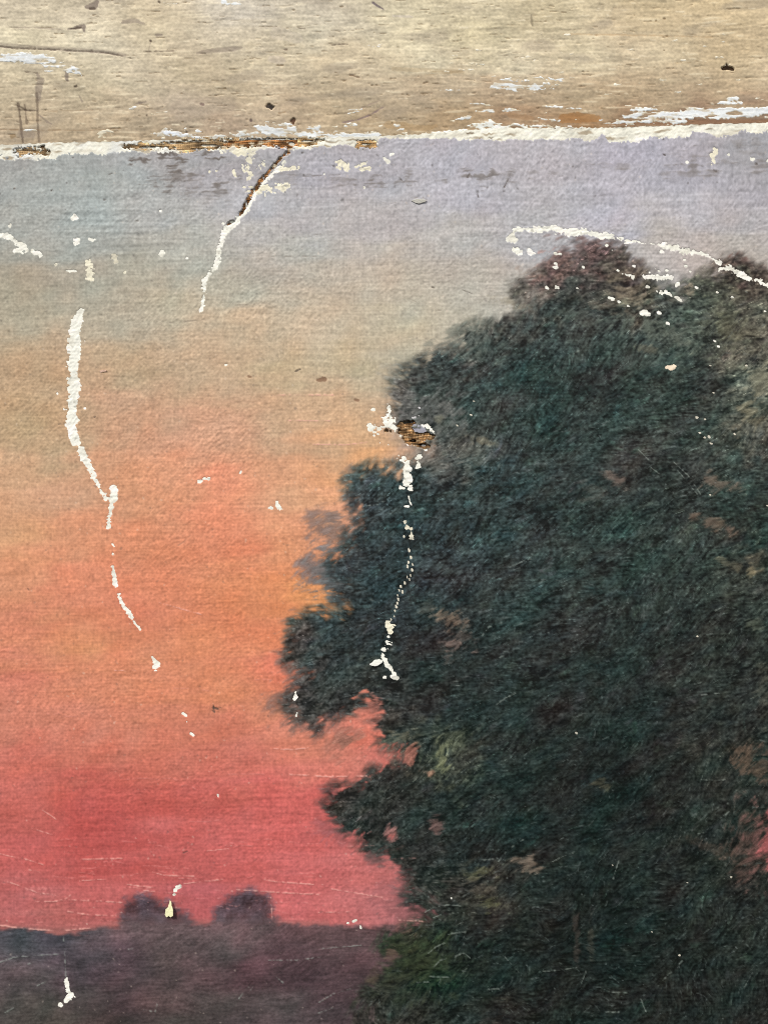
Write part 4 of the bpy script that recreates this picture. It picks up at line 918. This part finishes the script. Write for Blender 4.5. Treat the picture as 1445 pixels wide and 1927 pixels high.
o = build_faces('worn_edge', gxyz, gn, gcol, em, M_GROUND, painting)
o['label'] = 'worn white top edge of the canvas where the ground shows'


# bare linen threads: a woven relief under the hole, the tear and the frayed edge
def linen_patch(x0, y0, x1, y1, step, base_h, pitch, name, holes=(), glow=1.0, label=None, col=(150, 114, 76)):
    lx, ly = np.arange(x0, x1, step), np.arange(y0, y1, step)
    L = Sheet(lx, ly)
    a = onoise(L.shape, 6, 6, 0, 81) * 0.9
    b = onoise(L.shape, 6, 6, 0, 82) * 0.9
    u = (L.X + a + 0.03 * (L.Y - y0)) / pitch
    v = (L.Y + b + 0.02 * (L.X - x0)) / pitch
    iu, iv = np.floor(u), np.floor(v)
    su = np.sin(math.pi * (u - iu)); sv = np.sin(math.pi * (v - iv))
    over = ((iu + iv) % 2) == 0
    warp_h = su ** 0.8 * (0.55 + 0.45 * np.where(over, 1, -1) * sv)
    weft_h = sv ** 0.8 * (0.55 - 0.45 * np.where(over, 1, -1) * su)
    weft_h *= 1.15
    hh = np.maximum(warp_h, weft_h)
    n = onoise(L.shape, 5, 1.2, 0, 83)
    n2 = onoise(L.shape, 3, 3, 0, 84)
    depth = 1.6 * (1 - hh)
    H = base_h - depth + 0.25 * n2
    col = np.asarray(col, np.float32) * glow * (1 + 0.16 * n + 0.14 * n2)[..., None]
    col *= (1 + (0.22 if step >= 1 else 0.06) * onoise(L.shape, 7, 0.8, 2, 85))[..., None]
    col = mixc(col, (226, 214, 186), (0.8 if step >= 1 else 0.25) * sstep(0.7, 1.7, onoise(L.shape, 4, 1.4, 2, 86)))
    col = mixc(col, (84, 54, 30), 0.7 * sstep(0.55, 0.2, hh))  # shade between the threads, put into the colour
    col = mixc(col, (232, 206, 156), 0.55 * sstep(0.8, 1.0, hh) * sstep(0.2, 1.2, n))  # highlights on the thread tops, painted into the colour
    for (hx, hy, rx, ry) in holes:
        d = 1 - np.hypot((L.X - hx) / rx, (L.Y - hy) / ry) + 0.25 * n2
        m = sstep(-0.1, 0.4, d)
        H -= 6 * m
        col = mixc(col, (44, 28, 18), m)  # gap is sunk; its shade is also painted dark into the colour
    f = bil(linenf, 0, 0, 1, np.interp(L.X, gx, np.arange(len(gx))), row_of(L.X, L.Y))
    xyz_ = world_co(L.X, L.Y, H)
    o = build_faces(name, xyz_, None, col, patch_mask(f, -2.5), M_LINEN, painting)
    if o:
        o['kind'] = 'stuff'
        if label:
            o['label'] = label
    return o


def row_of(x, y):
    """grid row of the painting sheet at a point (undoing the sheet's sag along the top)"""
    g = y.astype(np.float64).copy()
    e = edge_y(x) - 270
    for _ in range(12):
        g = y - (1 - sstep(0, 1, (g - 270) / 160)) * e
    return np.interp(g, gy, np.arange(len(gy)))


linen_patch(715, 785, 830, 852, 0.7, -1.8, 5.4, 'bare_linen', [(778, 829, 7, 3), (798, 837, 10, 2.5), (767, 794, 10, 3), (751, 819, 3, 3), (730, 810, 5, 2)], 0.95, 'brown linen threads showing in the small hole at the edge of the tree')
linen_patch(420, 262, 562, 430, 1.0, -1.3, 4.2, 'tear', [(548, 269, 5, 3), (538, 287, 2, 4), (511, 316, 2, 5), (496, 332, 2, 5), (478, 357, 2, 6), (463, 384, 2, 8), (436, 416, 12, 6)], 0.85, 'brown tear running down from the top edge of the canvas', (156, 108, 66))
linen_patch(20, 256, 450, 298, 1.2, -1.1, 4.0, 'frayed_linen', [(290, 276, 30, 2), (400, 272, 30, 2), (360, 264, 30, 1.5), (330, 268, 16, 1.4), (430, 266, 18, 1.4), (376, 279, 14, 1.4)], 0.92, 'frayed brown linen along the top edge left of the tear', (182, 150, 108))
linen_patch(560, 252, 715, 284, 1.2, -1.1, 4.0, 'frayed_linen', [(580, 264, 12, 1.5), (690, 270, 9, 1.6)], 0.92, 'frayed brown linen at the top edge right of the tear', (182, 146, 100))

# grey flap of paint over the hole, curled cream chip, leaf-shaped chip
def chip(name, outline, h0, curl, thick, col, label, seed):
    """a small curled flake with real thickness; outline in ruler units, curl lifts its right side"""
    import bmesh
    r = np.random.default_rng(seed)
    cx_, cy_ = np.mean(outline, 0)
    pts = []
    n = len(outline)
    for k in range(n):
        a, b = np.array(outline[k], float), np.array(outline[(k + 1) % n], float)
        for t in (0, .33, .66):
            q = a + (b - a) * t + r.normal(0, 0.35, 2)
            pts.append(q)
    wx_ = max(abs(p[0] - cx_) for p in pts)
    bm = bmesh.new()
    rings = []
    for (s, dh) in ((1.0, 0), (1.0, thick), (0.6, thick * 1.15), (0.25, thick * 1.2)):
        ring = []
        for q in pts:
            x, y = cx_ + (q[0] - cx_) * s, cy_ + (q[1] - cy_) * s
            t = (x - cx_) / wx_
            hh = h0 + dh + curl * (0.5 + 0.5 * t) ** 1.5 + r.normal(0, 0.08)
            ring.append(bm.verts.new(((x - CX) * S, -hh * S, (CY - y) * S)))
        rings.append(ring)
    m = len(pts)
    for a, b in zip(rings[:-1], rings[1:]):
        for k in range(m):
            bm.faces.new((a[k], a[(k + 1) % m], b[(k + 1) % m], b[k]))
    bm.faces.new(rings[-1])
    bm.faces.new(rings[0][::-1])
    bmesh.ops.recalc_face_normals(bm, faces=bm.faces[:])
    me = bpy.data.meshes.new(name)
    bm.to_mesh(me)
    bm.free()
    for p in me.polygons:
        p.use_smooth = False
    at = me.attributes.new('pigment', 'FLOAT_COLOR', 'POINT')
    nv = len(me.vertices)
    cc = srgb2lin(np.array(col, float)[None] * (1 + 0.02 * r.standard_normal((nv, 1)))) / ILLUM
    at.data.foreach_set('color', np.concatenate([np.clip(cc, 0, .93), np.ones((nv, 1))], 1).astype(np.float32).ravel())
    me.materials.append(M_GROUND)
    o = bpy.data.objects.new(name, me)
    scene.collection.objects.link(o)
    o.parent = painting
    o['label'] = label
    return o


chip('paint_chip', [(320.5, 1694), (323, 1696), (324, 1703), (327, 1712), (326.5, 1722), (322, 1725.5), (318, 1723.5), (314, 1726), (310.5, 1722), (312, 1712), (317, 1705), (319, 1699)], 0.6, 5.5, 1.4, (244, 238, 190), 'curled cream chip of paint lifting off over the left bush', 5)
chip('paint_chip', [(695, 1251), (700, 1246), (706, 1241.5), (713, 1240), (721, 1243.5), (717, 1248), (710, 1253), (703, 1253)], 0.6, 1.5, 1.0, (248, 246, 232), 'leaf-shaped white chip low in the crown', 6)
chip('paint_chip', [(776, 800), (782, 797), (788, 799), (794, 802), (800, 806), (803, 812), (796, 814), (788, 814), (780, 812), (777, 806)], -0.8, 1.2, 0.7, (166, 164, 172), 'loose blue grey flap of paint over the hole', 7)
chip('paint_chip', [(188, 698), (195, 695.5), (201, 696), (201, 698.5), (194, 700), (189, 701)], 0.4, 1.2, 0.9, (214, 180, 158), 'tiny curled pinkish chip beside the long white loss', 8)
chip('paint_chip', [(774, 377), (783, 374), (792, 373), (803, 376), (799, 380), (789, 383), (781, 381)], 0.2, 1.0, 0.9, (196, 192, 180), 'small lifting grey chip in the upper sky', 9)

# the linen support itself, behind the paint
box_mesh('canvas', -700, 2145, 300, 2560, -22, -13, M_LINEN, painting, (150, 120, 84))

# ================================================================== THE WOODEN BOARD
wgx = gx
wgy = np.concatenate([coarse(-230, -400, 5)[::-1], np.arange(-230, -14, 5.0), np.arange(-14, 312, 1.6), coarse(312, 340, 3)])
B = Sheet(wgx, wgy)
BXX, BYY, BS = B.X, B.Y, B.shape
w_long = onoise(BS, 60, 1.6, 0.6, 101)
w_med = onoise(BS, 12, 0.9, 1.0, 102)
w_short = onoise(BS, 5, 0.8, 2.0, 103)
w_blot = onoise(BS, 26, 14, 0, 104)
w_blot2 = onoise(BS, 9, 5, 0, 105)
w_fine = onoise(BS, 0.9, 0.7, 0, 106)
w_rag = onoise(BS, 2.6, 0.6, 0.5, 107) * 0.75 + onoise(BS, 0.8, 0.5, 0, 108) * 0.6
WOODC = [
    (30, 15, 210, 192, 158), (150, 20, 204, 186, 152), (300, 20, 206, 184, 144), (450, 20, 208, 194, 168), (600, 20, 206, 190, 158), (750, 20, 212, 196, 156), (900, 20, 206, 188, 146), (1050, 20, 206, 186, 142), (1200, 20, 204, 180, 134), (1400, 20, 206, 178, 128),
    (30, 70, 216, 200, 160), (150, 80, 216, 200, 162), (300, 70, 208, 188, 148), (450, 70, 200, 182, 148), (600, 60, 206, 192, 158), (780, 60, 226, 208, 164), (900, 60, 214, 196, 150), (1050, 60, 206, 186, 144), (1200, 70, 202, 176, 132), (1400, 70, 204, 176, 130),
    (60, 140, 206, 188, 152), (200, 140, 206, 188, 150), (350, 130, 200, 180, 144), (500, 120, 202, 182, 142), (650, 115, 200, 178, 138), (800, 100, 216, 200, 160), (950, 110, 214, 196, 154), (1100, 110, 208, 188, 144), (1250, 110, 204, 182, 140), (1400, 120, 198, 172, 128),
    (60, 200, 188, 166, 132), (200, 210, 190, 168, 134), (350, 200, 182, 162, 132), (500, 190, 190, 166, 128), (650, 170, 188, 164, 126), (800, 160, 184, 158, 120), (950, 190, 178, 148, 108), (1100, 190, 186, 160, 120), (1250, 180, 188, 160, 120), (1400, 180, 190, 162, 120),
    (60, 255, 184, 158, 122), (200, 250, 184, 158, 120), (300, 240, 188, 160, 124), (420, 235, 176, 148, 116), (560, 220, 182, 154, 116), (700, 230, 184, 156, 116), (850, 225, 176, 144, 102), (960, 220, 160, 122, 84), (1080, 225, 170, 118, 66), (1180, 225, 156, 118, 82), (1300, 225, 140, 104, 76), (1430, 225, 146, 110, 80),
    (700, -150, 204, 184, 146), (-300, 100, 204, 184, 146), (1800, 100, 200, 174, 132),
]
wc_ = ctrl(WOODC, BXX + 10 * w_blot2, BYY + 8 * w_blot2 + 4 * w_long, soft=22)
wc_ = wc_ * 0.77 + wc_.mean(-1, keepdims=True) * 0.23 + 12
wc_ *= (1 + 0.008 * w_long + 0.013 * w_med + 0.030 * w_short + 0.036 * w_fine + 0.026 * w_blot2)[..., None]
wc_ += (w_blot * 3)[..., None] * np.array([0.6, 0.7, 1.0], np.float32)
wc_ = mixc(wc_, (240, 226, 194), 0.45 * sstep(1.2, 2.4, w_short * 0.7 + w_med * 0.7))
wc_ = mixc(wc_, (150, 138, 122), 0.35 * sstep(0.9, 2.2, onoise(BS, 14, 5, 3, 109)))
wh = 0.03 * w_long + 0.05 * w_med + 0.09 * w_short + 0.07 * w_fine + 0.4 * w_blot
W_LVL = -1.6


def wline(pts, col, a, dh, wm=1.0, soft=0.9):
    b = pts_box(pts, 6)
    w = B.win(*b)
    f = cap_field(BXX[w], BYY[w], [(q[0], q[1], q[2] * wm) for q in pts]) + 0.35 * w_fine[w] + 0.4 * w_rag[w]
    m = sstep(-soft, soft, f)
    wc_[w] = mixc(wc_[w], col, m * a)
    wh[w] += dh * m


# open pores and short checks along the grain
rw = np.random.default_rng(33)
for k in range(620):
    x, y = rw.uniform(-30, 1470), rw.uniform(-10, 268)
    L = rw.gamma(2.2, 6.5)
    sl = rw.normal(0.5, 2.2) / 100 * L
    wd = rw.uniform(0.6, 1.5)
    a = rw.uniform(0.12, 0.6)
    wline([(x, y, 0.5), (x + L / 2, y - sl + rw.normal(0, .5), wd), (x + L, y - 2 * sl, 0.4)], (96, 76, 54), a, -0.9, 1.0, 0.8)
for k in range(260):
    x, y = rw.uniform(-30, 1470), rw.uniform(-10, 260)
    L = rw.uniform(5, 22)
    wline([(x, y, 1.0), (x + L / 2, y, rw.uniform(1, 2.2)), (x + L, y + rw.normal(0, .6), 0.8)], (244, 230, 200), rw.uniform(.3, .7), 0.25)
DK, GR = (66, 52, 42), (116, 102, 92)
for pts, col, a, dh in [
    ([(-20, 85, 2), (0, 86, 2), (30, 89, 3), (70, 91, 2), (110, 92, 2.4), (150, 95, 1.8), (185, 96, 2.6), (215, 101, 3.4), (232, 105, 2), (250, 109, 1)], DK, .75, -1.6), ([(0, 84, 8), (60, 87, 7), (200, 97, 8), (235, 103, 6)], GR, .45, -.3), ([(270, 96, 1.4), (310, 95, 2), (330, 94, 1)], DK, .6, -1),
    ([(128, 53, 2), (145, 50, 6), (157, 47, 8), (158, 58, 4)], GR, .9, -.6), ([(132, 53, 1), (146, 51, 4), (152, 50, 2)], DK, .7, -1), ([(163, 12, 8), (178, 8, 13), (182, 2, 8)], GR, .85, -.5), ([(168, 15, 3), (176, 14, 5)], DK, .7, -.8), ([(232, 40, 7), (252, 36, 9), (270, 43, 4)], GR, .55, -.3), ([(294, 65, 5), (304, 64, 3)], GR, .7, -.4), ([(283, 75, 3.4), (284, 76, 3)], DK, .9, -1.4), ([(283, 78, 1.5), (280, 92, 1.2)], GR, .5, -.3), ([(370, 98, 5), (400, 94, 9), (440, 90, 9), (455, 88, 4)], GR, .5, -.3), ([(376, 98, 2), (386, 99, 3)], DK, .6, -.8), ([(118, 54, 1), (60, 50, 1.6), (20, 50, 1)], GR, .5, -.5),
    ([(124, 130, 6), (125, 142, 7), (126, 150, 3)], GR, .85, -.4), ([(46, 133, 1.6), (70, 135, 1.6)], DK, .6, -.6), ([(70, 140, 5), (76, 150, 13), (72, 165, 14), (72, 185, 8)], GR, .6, -.3), ([(33, 194, 6), (36, 210, 4), (38, 230, 4), (40, 250, 5), (43, 268, 3)], DK, .6, -.6), ([(46, 196, 3), (48, 215, 3), (50, 230, 5)], DK, .55, -.5), ([(68, 175, 5), (70, 200, 4), (70, 230, 4), (73, 265, 4)], DK, .5, -.5), ([(28, 195, 2), (50, 206, 2), (70, 207, 2.4)], DK, .6, -.5), ([(22, 223, 1.5), (34, 228, 3)], DK, .5, -.4), ([(73, 215, 3), (88, 228, 2), (96, 232, 1)], GR, .6, -.3), ([(22, 256, 8), (26, 255, 8)], (134, 108, 74), .7, -.3), ([(40, 250, 14), (60, 252, 12)], GR, .4, -.2),
    ([(140, 161, 3), (143, 160, 4.5)], DK, .95, -1.6), ([(148, 178, 1.5), (154, 189, 2.5)], GR, .6, -.4), ([(252, 196, 2), (262, 192, 4), (275, 190, 2)], GR, .8, -.5), ([(217, 201, 2.5), (226, 200, 2)], DK, .5, -.6), ([(276, 217, 4), (277, 218, 3)], DK, .85, -1.2), ([(378, 194, 4), (382, 195, 4)], (84, 62, 60), .8, -1), ([(472, 224, 4), (473, 226, 5)], (74, 58, 60), .9, -1.2), ([(349, 245, 3), (351, 247, 3)], DK, .8, -1), ([(0, 242, 1.4), (80, 243, 1.6), (160, 244, 1.4), (230, 240, 1)], (120, 92, 64), .6, -.6), ([(90, 208, 1), (150, 206, 1.4), (190, 205, 1)], (120, 96, 70), .5, -.5),
    ([(299, 2, 4), (301, 4, 3)], DK, .8, -1), ([(702, 3, 5), (710, 9, 4), (721, 16, 2.4)], (84, 72, 80), .85, -.5), ([(740, 28, 4), (775, 30, 4)], (190, 178, 170), .5, 0), ([(535, 91, 3), (540, 92, 3.4)], (84, 66, 56), .85, -1), ([(560, 50, 1.5), (566, 52, 2), (575, 53, 1)], DK, .6, -.8), ([(620, 83, 1), (640, 82, 2.4), (655, 81, 1)], DK, .75, -1.2), ([(645, 229, 2.6), (672, 224, 2), (700, 213, 3), (716, 203, 2.4), (724, 199, 1.4)], (112, 92, 96), .85, -.4), ([(650, 212, 1), (690, 198, 1.6), (715, 187, 1)], (140, 118, 108), .6, -.3), ([(652, 140, 1.4), (662, 140, 3), (675, 144, 1.2)], (96, 74, 54), .8, -.8), ([(570, 158, 1.5), (578, 157, 3)], (110, 86, 60), .7, -.6), ([(525, 212, 3), (538, 209, 2)], (130, 98, 66), .7, -.5), ([(815, 134, 2), (870, 133, 3), (800, 140, 2)], (140, 114, 80), .5, -.3), ([(800, 130, 6), (740, 128, 8), (870, 134, 8)], (160, 138, 104), .4, -.2),
    ([(1000, 27, 3), (1001, 40, 5), (1003, 46, 3)], (120, 108, 86), .75, -.3), ([(1003, 27, 2.4), (1030, 26, 2)], (150, 132, 100), .6, -.2), ([(1235, 37, 4), (1236, 37, 3)], (100, 78, 52), .85, -1), ([(1250, 33, 4), (1252, 33, 3)], (100, 78, 52), .85, -1), ([(1180, 30, 60), (1260, 30, 50)], (206, 180, 138), .2, 0), ([(1060, 62, 2.5), (1150, 64, 3.5), (1260, 66, 2.4), (1340, 68, 2.5)], (180, 146, 104), .45, -.3), ([(1060, 222, 18), (1090, 220, 20), (1125, 222, 12)], (158, 104, 52), .6, -.2), ([(960, 215, 10), (1000, 222, 10)], (150, 112, 76), .5, -.2), ([(1145, 231, 5), (1240, 231, 5), (1300, 228, 9), (1380, 228, 10), (1445, 227, 9), (1500, 226, 9)], (128, 92, 66), .8, -.3), ([(1270, 221, 2), (1283, 220, 4), (1290, 219, 2)], (92, 76, 58), .85, -.5), ([(1325, 202, 2), (1331, 205, 2)], (112, 72, 44), .7, -.4), ([(1270, 118, 2), (1300, 116, 2.4)], (150, 126, 90), .5, -.3), ([(730, 233, 14), (800, 240, 12), (820, 236, 8)], (172, 138, 94), .5, -.2),
    ([(330, 70, 40), (400, 130, 50)], (176, 158, 136), .16, 0), ([(340, 205, 40), (430, 195, 30)], (160, 140, 122), .25, 0), ([(520, 60, 24), (560, 70, 20)], (184, 172, 158), .3, 0), ([(510, 110, 14), (530, 112, 14)], (176, 162, 156), .3, 0),
]:
    wline(pts, tuple(q + 12 for q in col), a * 0.85, dh * 0.7)

# dents with dark floors (parts)
DENT = [([(1360, 128, 5), (1369, 125, 9), (1376, 128, 6), (1381, 130, 3), (1368, 120, 3)], (58, 42, 28), 'dark triangular dent at the right of the bare board'), ([(503, 199, 5), (507, 198, 9), (511, 201, 8), (515, 200, 3)], (66, 58, 52), 'round dark dent low on the middle of the board'), ([(549, 227, 5), (553, 225, 8), (551, 231, 4)], (104, 78, 60), 'small brown dent close above the white edge')]
dentf = np.full(BS, -50, np.float32)
for pts, col, lb in DENT:
    w = B.win(*pts_box(pts, 8))
    f = cap_field(BXX[w], BYY[w], pts) + 0.7 * w_rag[w]
    dentf[w] = np.maximum(dentf[w], f)
wh_d = wh - 4.5 * sstep(-1.5, 2.0, dentf)
wz = wh_d + W_LVL - 14 * sstep(1.0, 6.0, BYY - edge_y(wgx)[None])
wxyz = world_co(BXX, BYY, wz)
wn_ = grid_normals(BXX, BYY, wz)
board = build_faces('board', wxyz, wn_, wc_, np.ones((BS[0] - 1, BS[1] - 1), bool), M_WOOD, rail)
for pts, col, lb in DENT:
    w = B.win(*pts_box(pts, 8))
    f = cap_field(BXX[w], BYY[w], pts) + 0.7 * w_rag[w]
    pm = np.zeros((BS[0] - 1, BS[1] - 1), bool)
    q = patch_mask(f, -1.5)
    pm[w[0].start:w[0].start + q.shape[0], w[1].start:w[1].start + q.shape[1]] = q
    dz = wh + W_LVL - 1.9 - 0.5 * w_fine * 0.3
    dc = np.empty(BS + (3,), np.float32)
    dc[:] = col
    dc *= (1 + 0.08 * w_fine + 0.06 * w_short)[..., None]
    o = build_faces('dent', world_co(BXX, BYY, dz), grid_normals(BXX, BYY, dz), dc, pm, M_WOOD, rail)
    o['label'] = lb

# white paint left on the wood
REM = []


def rem(pl, rag=1.0, dens=1.0, label=None, col=(236, 238, 236)):
    REM.append((pl, rag, dens, label, col))


rem([[(-20, 108, 14), (10, 107, 16), (30, 106, 20), (60, 108, 20), (85, 110, 14), (100, 112, 10)]], 1.8, .85, 'large scrap of white paint on the board at upper left')
rem([[(88, 122, 12), (110, 126, 16), (135, 128, 14), (148, 134, 6)]], 2.6, .5)
rem([[(486, 240, 10), (500, 245, 18), (530, 246, 18), (552, 244, 14)], [(500, 233, 6), (545, 234, 8)]], 2.0, .9, 'ragged white scrap low on the middle of the board')
rem([[(556, 252, 10), (600, 254, 13), (650, 255, 14), (700, 256, 14), (712, 252, 6)], [(577, 240, 5), (600, 239, 7)], [(650, 235, 4), (670, 234, 5)]], 1.9, .95)
rem([[(743, 236, 5), (752, 234, 6)], [(748, 243, 4), (757, 242, 4)]], 1.0, .9)
rem([[(700, 261, 8), (760, 258, 7), (815, 254, 8), (850, 250, 10), (880, 248, 12), (930, 246, 14), (980, 243, 14), (1040, 243, 8)], [(768, 256, 5), (826, 250, 8)], [(885, 233, 6), (905, 235, 9), (926, 232, 12), (922, 224, 8)], [(930, 238, 10), (970, 236, 8), (1060, 238, 4), (1100, 240, 3)]], 1.8, 1.0, 'white paint remnant along the board edge right of centre', (242, 242, 232))
rem([[(857, 224, 3), (870, 222, 6), (883, 220, 7)]], 1.2, 1)
rem([[(912, 207, 5), (926, 207, 6)]], 1, 1)
rem([[(946, 206, 5), (962, 206, 6), (978, 205, 4)]], 1, 1)
rem([[(885, 194, 2), (912, 194, 2.4)], [(829, 168, 2), (864, 168, 2.4)], [(895, 208, 2), (910, 208, 2)]], .7, .9)
rem([[(930, 159, 10), (945, 155, 18), (960, 155, 22), (985, 157, 22), (1005, 160, 20), (1022, 160, 12)], [(1000, 146, 5), (1060, 148, 4)], [(1030, 158, 6), (1060, 164, 4)]], 2.6, .72, 'white scrap of paint on the right half of the board')
rem([[(1028, 199, 3), (1058, 201, 4)], [(1066, 202, 3), (1094, 203, 3)]], .9, .9)
rem([[(1014, 222, 4), (1032, 225, 6), (1052, 226, 4)]], 1.1, 1)
rem([[(1125, 231, 4), (1175, 229, 5), (1230, 227, 7), (1290, 226, 6)], [(1128, 225, 4), (1133, 225, 5)], [(1175, 218, 5), (1200, 216, 12), (1240, 216, 14), (1300, 214, 14)], [(1190, 204, 4), (1215, 204, 8), (1235, 206, 4)], [(1295, 210, 14), (1350, 212, 22), (1400, 211, 20), (1440, 207, 16), (1500, 206, 16)], [(1440, 219, 4), (1480, 218, 5)], [(1265, 229, 4), (1290, 228, 8)]], 1.5, .97, 'long white paint remnant low on the right of the board')
rem([[(1355, 193, 8), (1375, 191, 9), (1395, 192, 6), (1402, 194, 3)], [(1370, 184, 5), (1385, 182, 6)]], 1.8, .9)
rem([[(297, 250, 7), (312, 246, 11), (322, 248, 8), (345, 253, 8), (374, 256, 5)], [(284, 250, 3), (300, 250, 3)]], 1.4, 1, 'small white scrap just above the worn canvas edge at left', (232, 236, 240))
rem([[(371, 245, 6), (375, 246, 4)], [(349, 241, 4)]], .8, 1)
rem([[(196, 258, 6), (198, 262, 6)], [(190, 250, 14), (205, 250, 10)]], 2.2, .6, None, (226, 216, 190))
rem([[(244, 203, 3), (250, 201, 6), (255, 199, 4)]], .7, 1)
rem([[(285, 212, 3), (312, 211, 4)]], 1.5, .7, None, (226, 218, 200))
rem([[(45, 244, 4), (58, 243, 4), (68, 244, 3)]], 1., .9)
rem([[(410, 2, 8), (430, 3, 12), (450, 4, 8)], [(310, 6, 3), (325, 5, 3)]], 2.2, .7)
rem([[(480, 250, 12), (440, 254, 10), (400, 257, 8), (380, 258, 5)]], 2.0, .8, None, (228, 228, 222))
rem([[(655, 212, 2.4), (675, 208, 2)], [(655, 205, 2), (680, 204, 2.4)], [(700, 198, 2), (712, 198, 2)]], .6, .8)
rem([[(680, 85, 3), (695, 84, 4)], [(700, 86, 3), (725, 83, 2)], [(690, 98, 5), (705, 97, 3)]], 1.4, .7, None, (240, 234, 222))
rem([[(838, 115, 6), (850, 112, 6)], [(885, 114, 5), (910, 120, 4)]], 2.2, .6, None, (238, 228, 200))
# scattered flecks of white
fl = []
for k in range(70):
    x = rw.uniform(820, 1445); y = rw.uniform(60, 236)
    fl.append([(x, y, 1.6), (x + rw.uniform(4, 14), y + rw.normal(0, .5), rw.uniform(1.4, 2.6))])
for k in range(26):
    x = rw.uniform(280, 800); y = rw.uniform(236, 262)
    fl.append([(x, y, 2), (x + rw.uniform(3, 12), y + rw.normal(0, .5), rw.uniform(1.6, 3.4))])
rem(fl, .8, .9, 'FLECK', (240, 232, 212))
dens_n = onoise(BS, 5, 1.3, 0.5, 120)
dens_f = onoise(BS, 7, 0.7, 0.5, 121)
for pl, rag, dens, lb, col in REM:
    bx = np.array([pts_box(p, 9) for p in pl])
    w = B.win(bx[:, 0].min(), bx[:, 1].min(), bx[:, 2].max(), bx[:, 3].max())
    f = np.full(BXX[w].shape, -50, np.float32)
    for p in pl:
        f = np.maximum(f, cap_field(BXX[w], BYY[w], p))
    f = f + rag * w_rag[w] * 1.1
    f = np.minimum(f, 3.0 * (dens_n[w] + 0.4 * dens_f[w] + 2.6 * (dens - 0.32)))
    hh = wh_d[w] * 0.8 + W_LVL + np.clip(f * 0.45, -1.0, 0.32) + 0.05 * w_rag[w]
    cc = np.asarray(col, np.float32) * (1 + 0.02 * w_med[w] + 0.02 * w_rag[w])[..., None]
    cc = mixc(cc, (196, 194, 186), 0.4 * sstep(0.8, 2.0, dens_f[w]))
    cc = mixc(cc, (208, 192, 160), 0.75 * sstep(1.6, 0.0, f + 0.8 * w_fine[w]))
    cc = mixc(cc, (196, 178, 146), 0.55 * sstep(0.6, 1.6, onoise(BS, 3.5, 0.7, 0.5, 122)[w]))
    xyz_ = world_co(BXX[w], BYY[w], hh)
    pm = patch_mask(f, -1.6)
    tiny = pm.copy() if lb == 'FLECK' else np.zeros_like(pm)
    gnr = grid_normals(BXX[w], BYY[w], hh)
    first = True
    for q, n_cells, span in (pieces(pm) if lb != 'FLECK' else []):
        if span * 1.53 >= 12:
            o = build_faces('paint_remnant', xyz_, gnr, cc, q, M_GROUND, rail)
            if first and lb:
                o['label'] = lb
            first = False
        else:
            tiny |= q
    if tiny.any():
        o = build_faces('paint_fleck', xyz_, gnr, cc, tiny, M_GROUND, rail)
        o['kind'] = 'stuff'
# the body of the board behind its worked face
box_mesh('board_back', -700, 2145, -400, 420, -70, -24, M_WOOD, rail, (176, 150, 112))
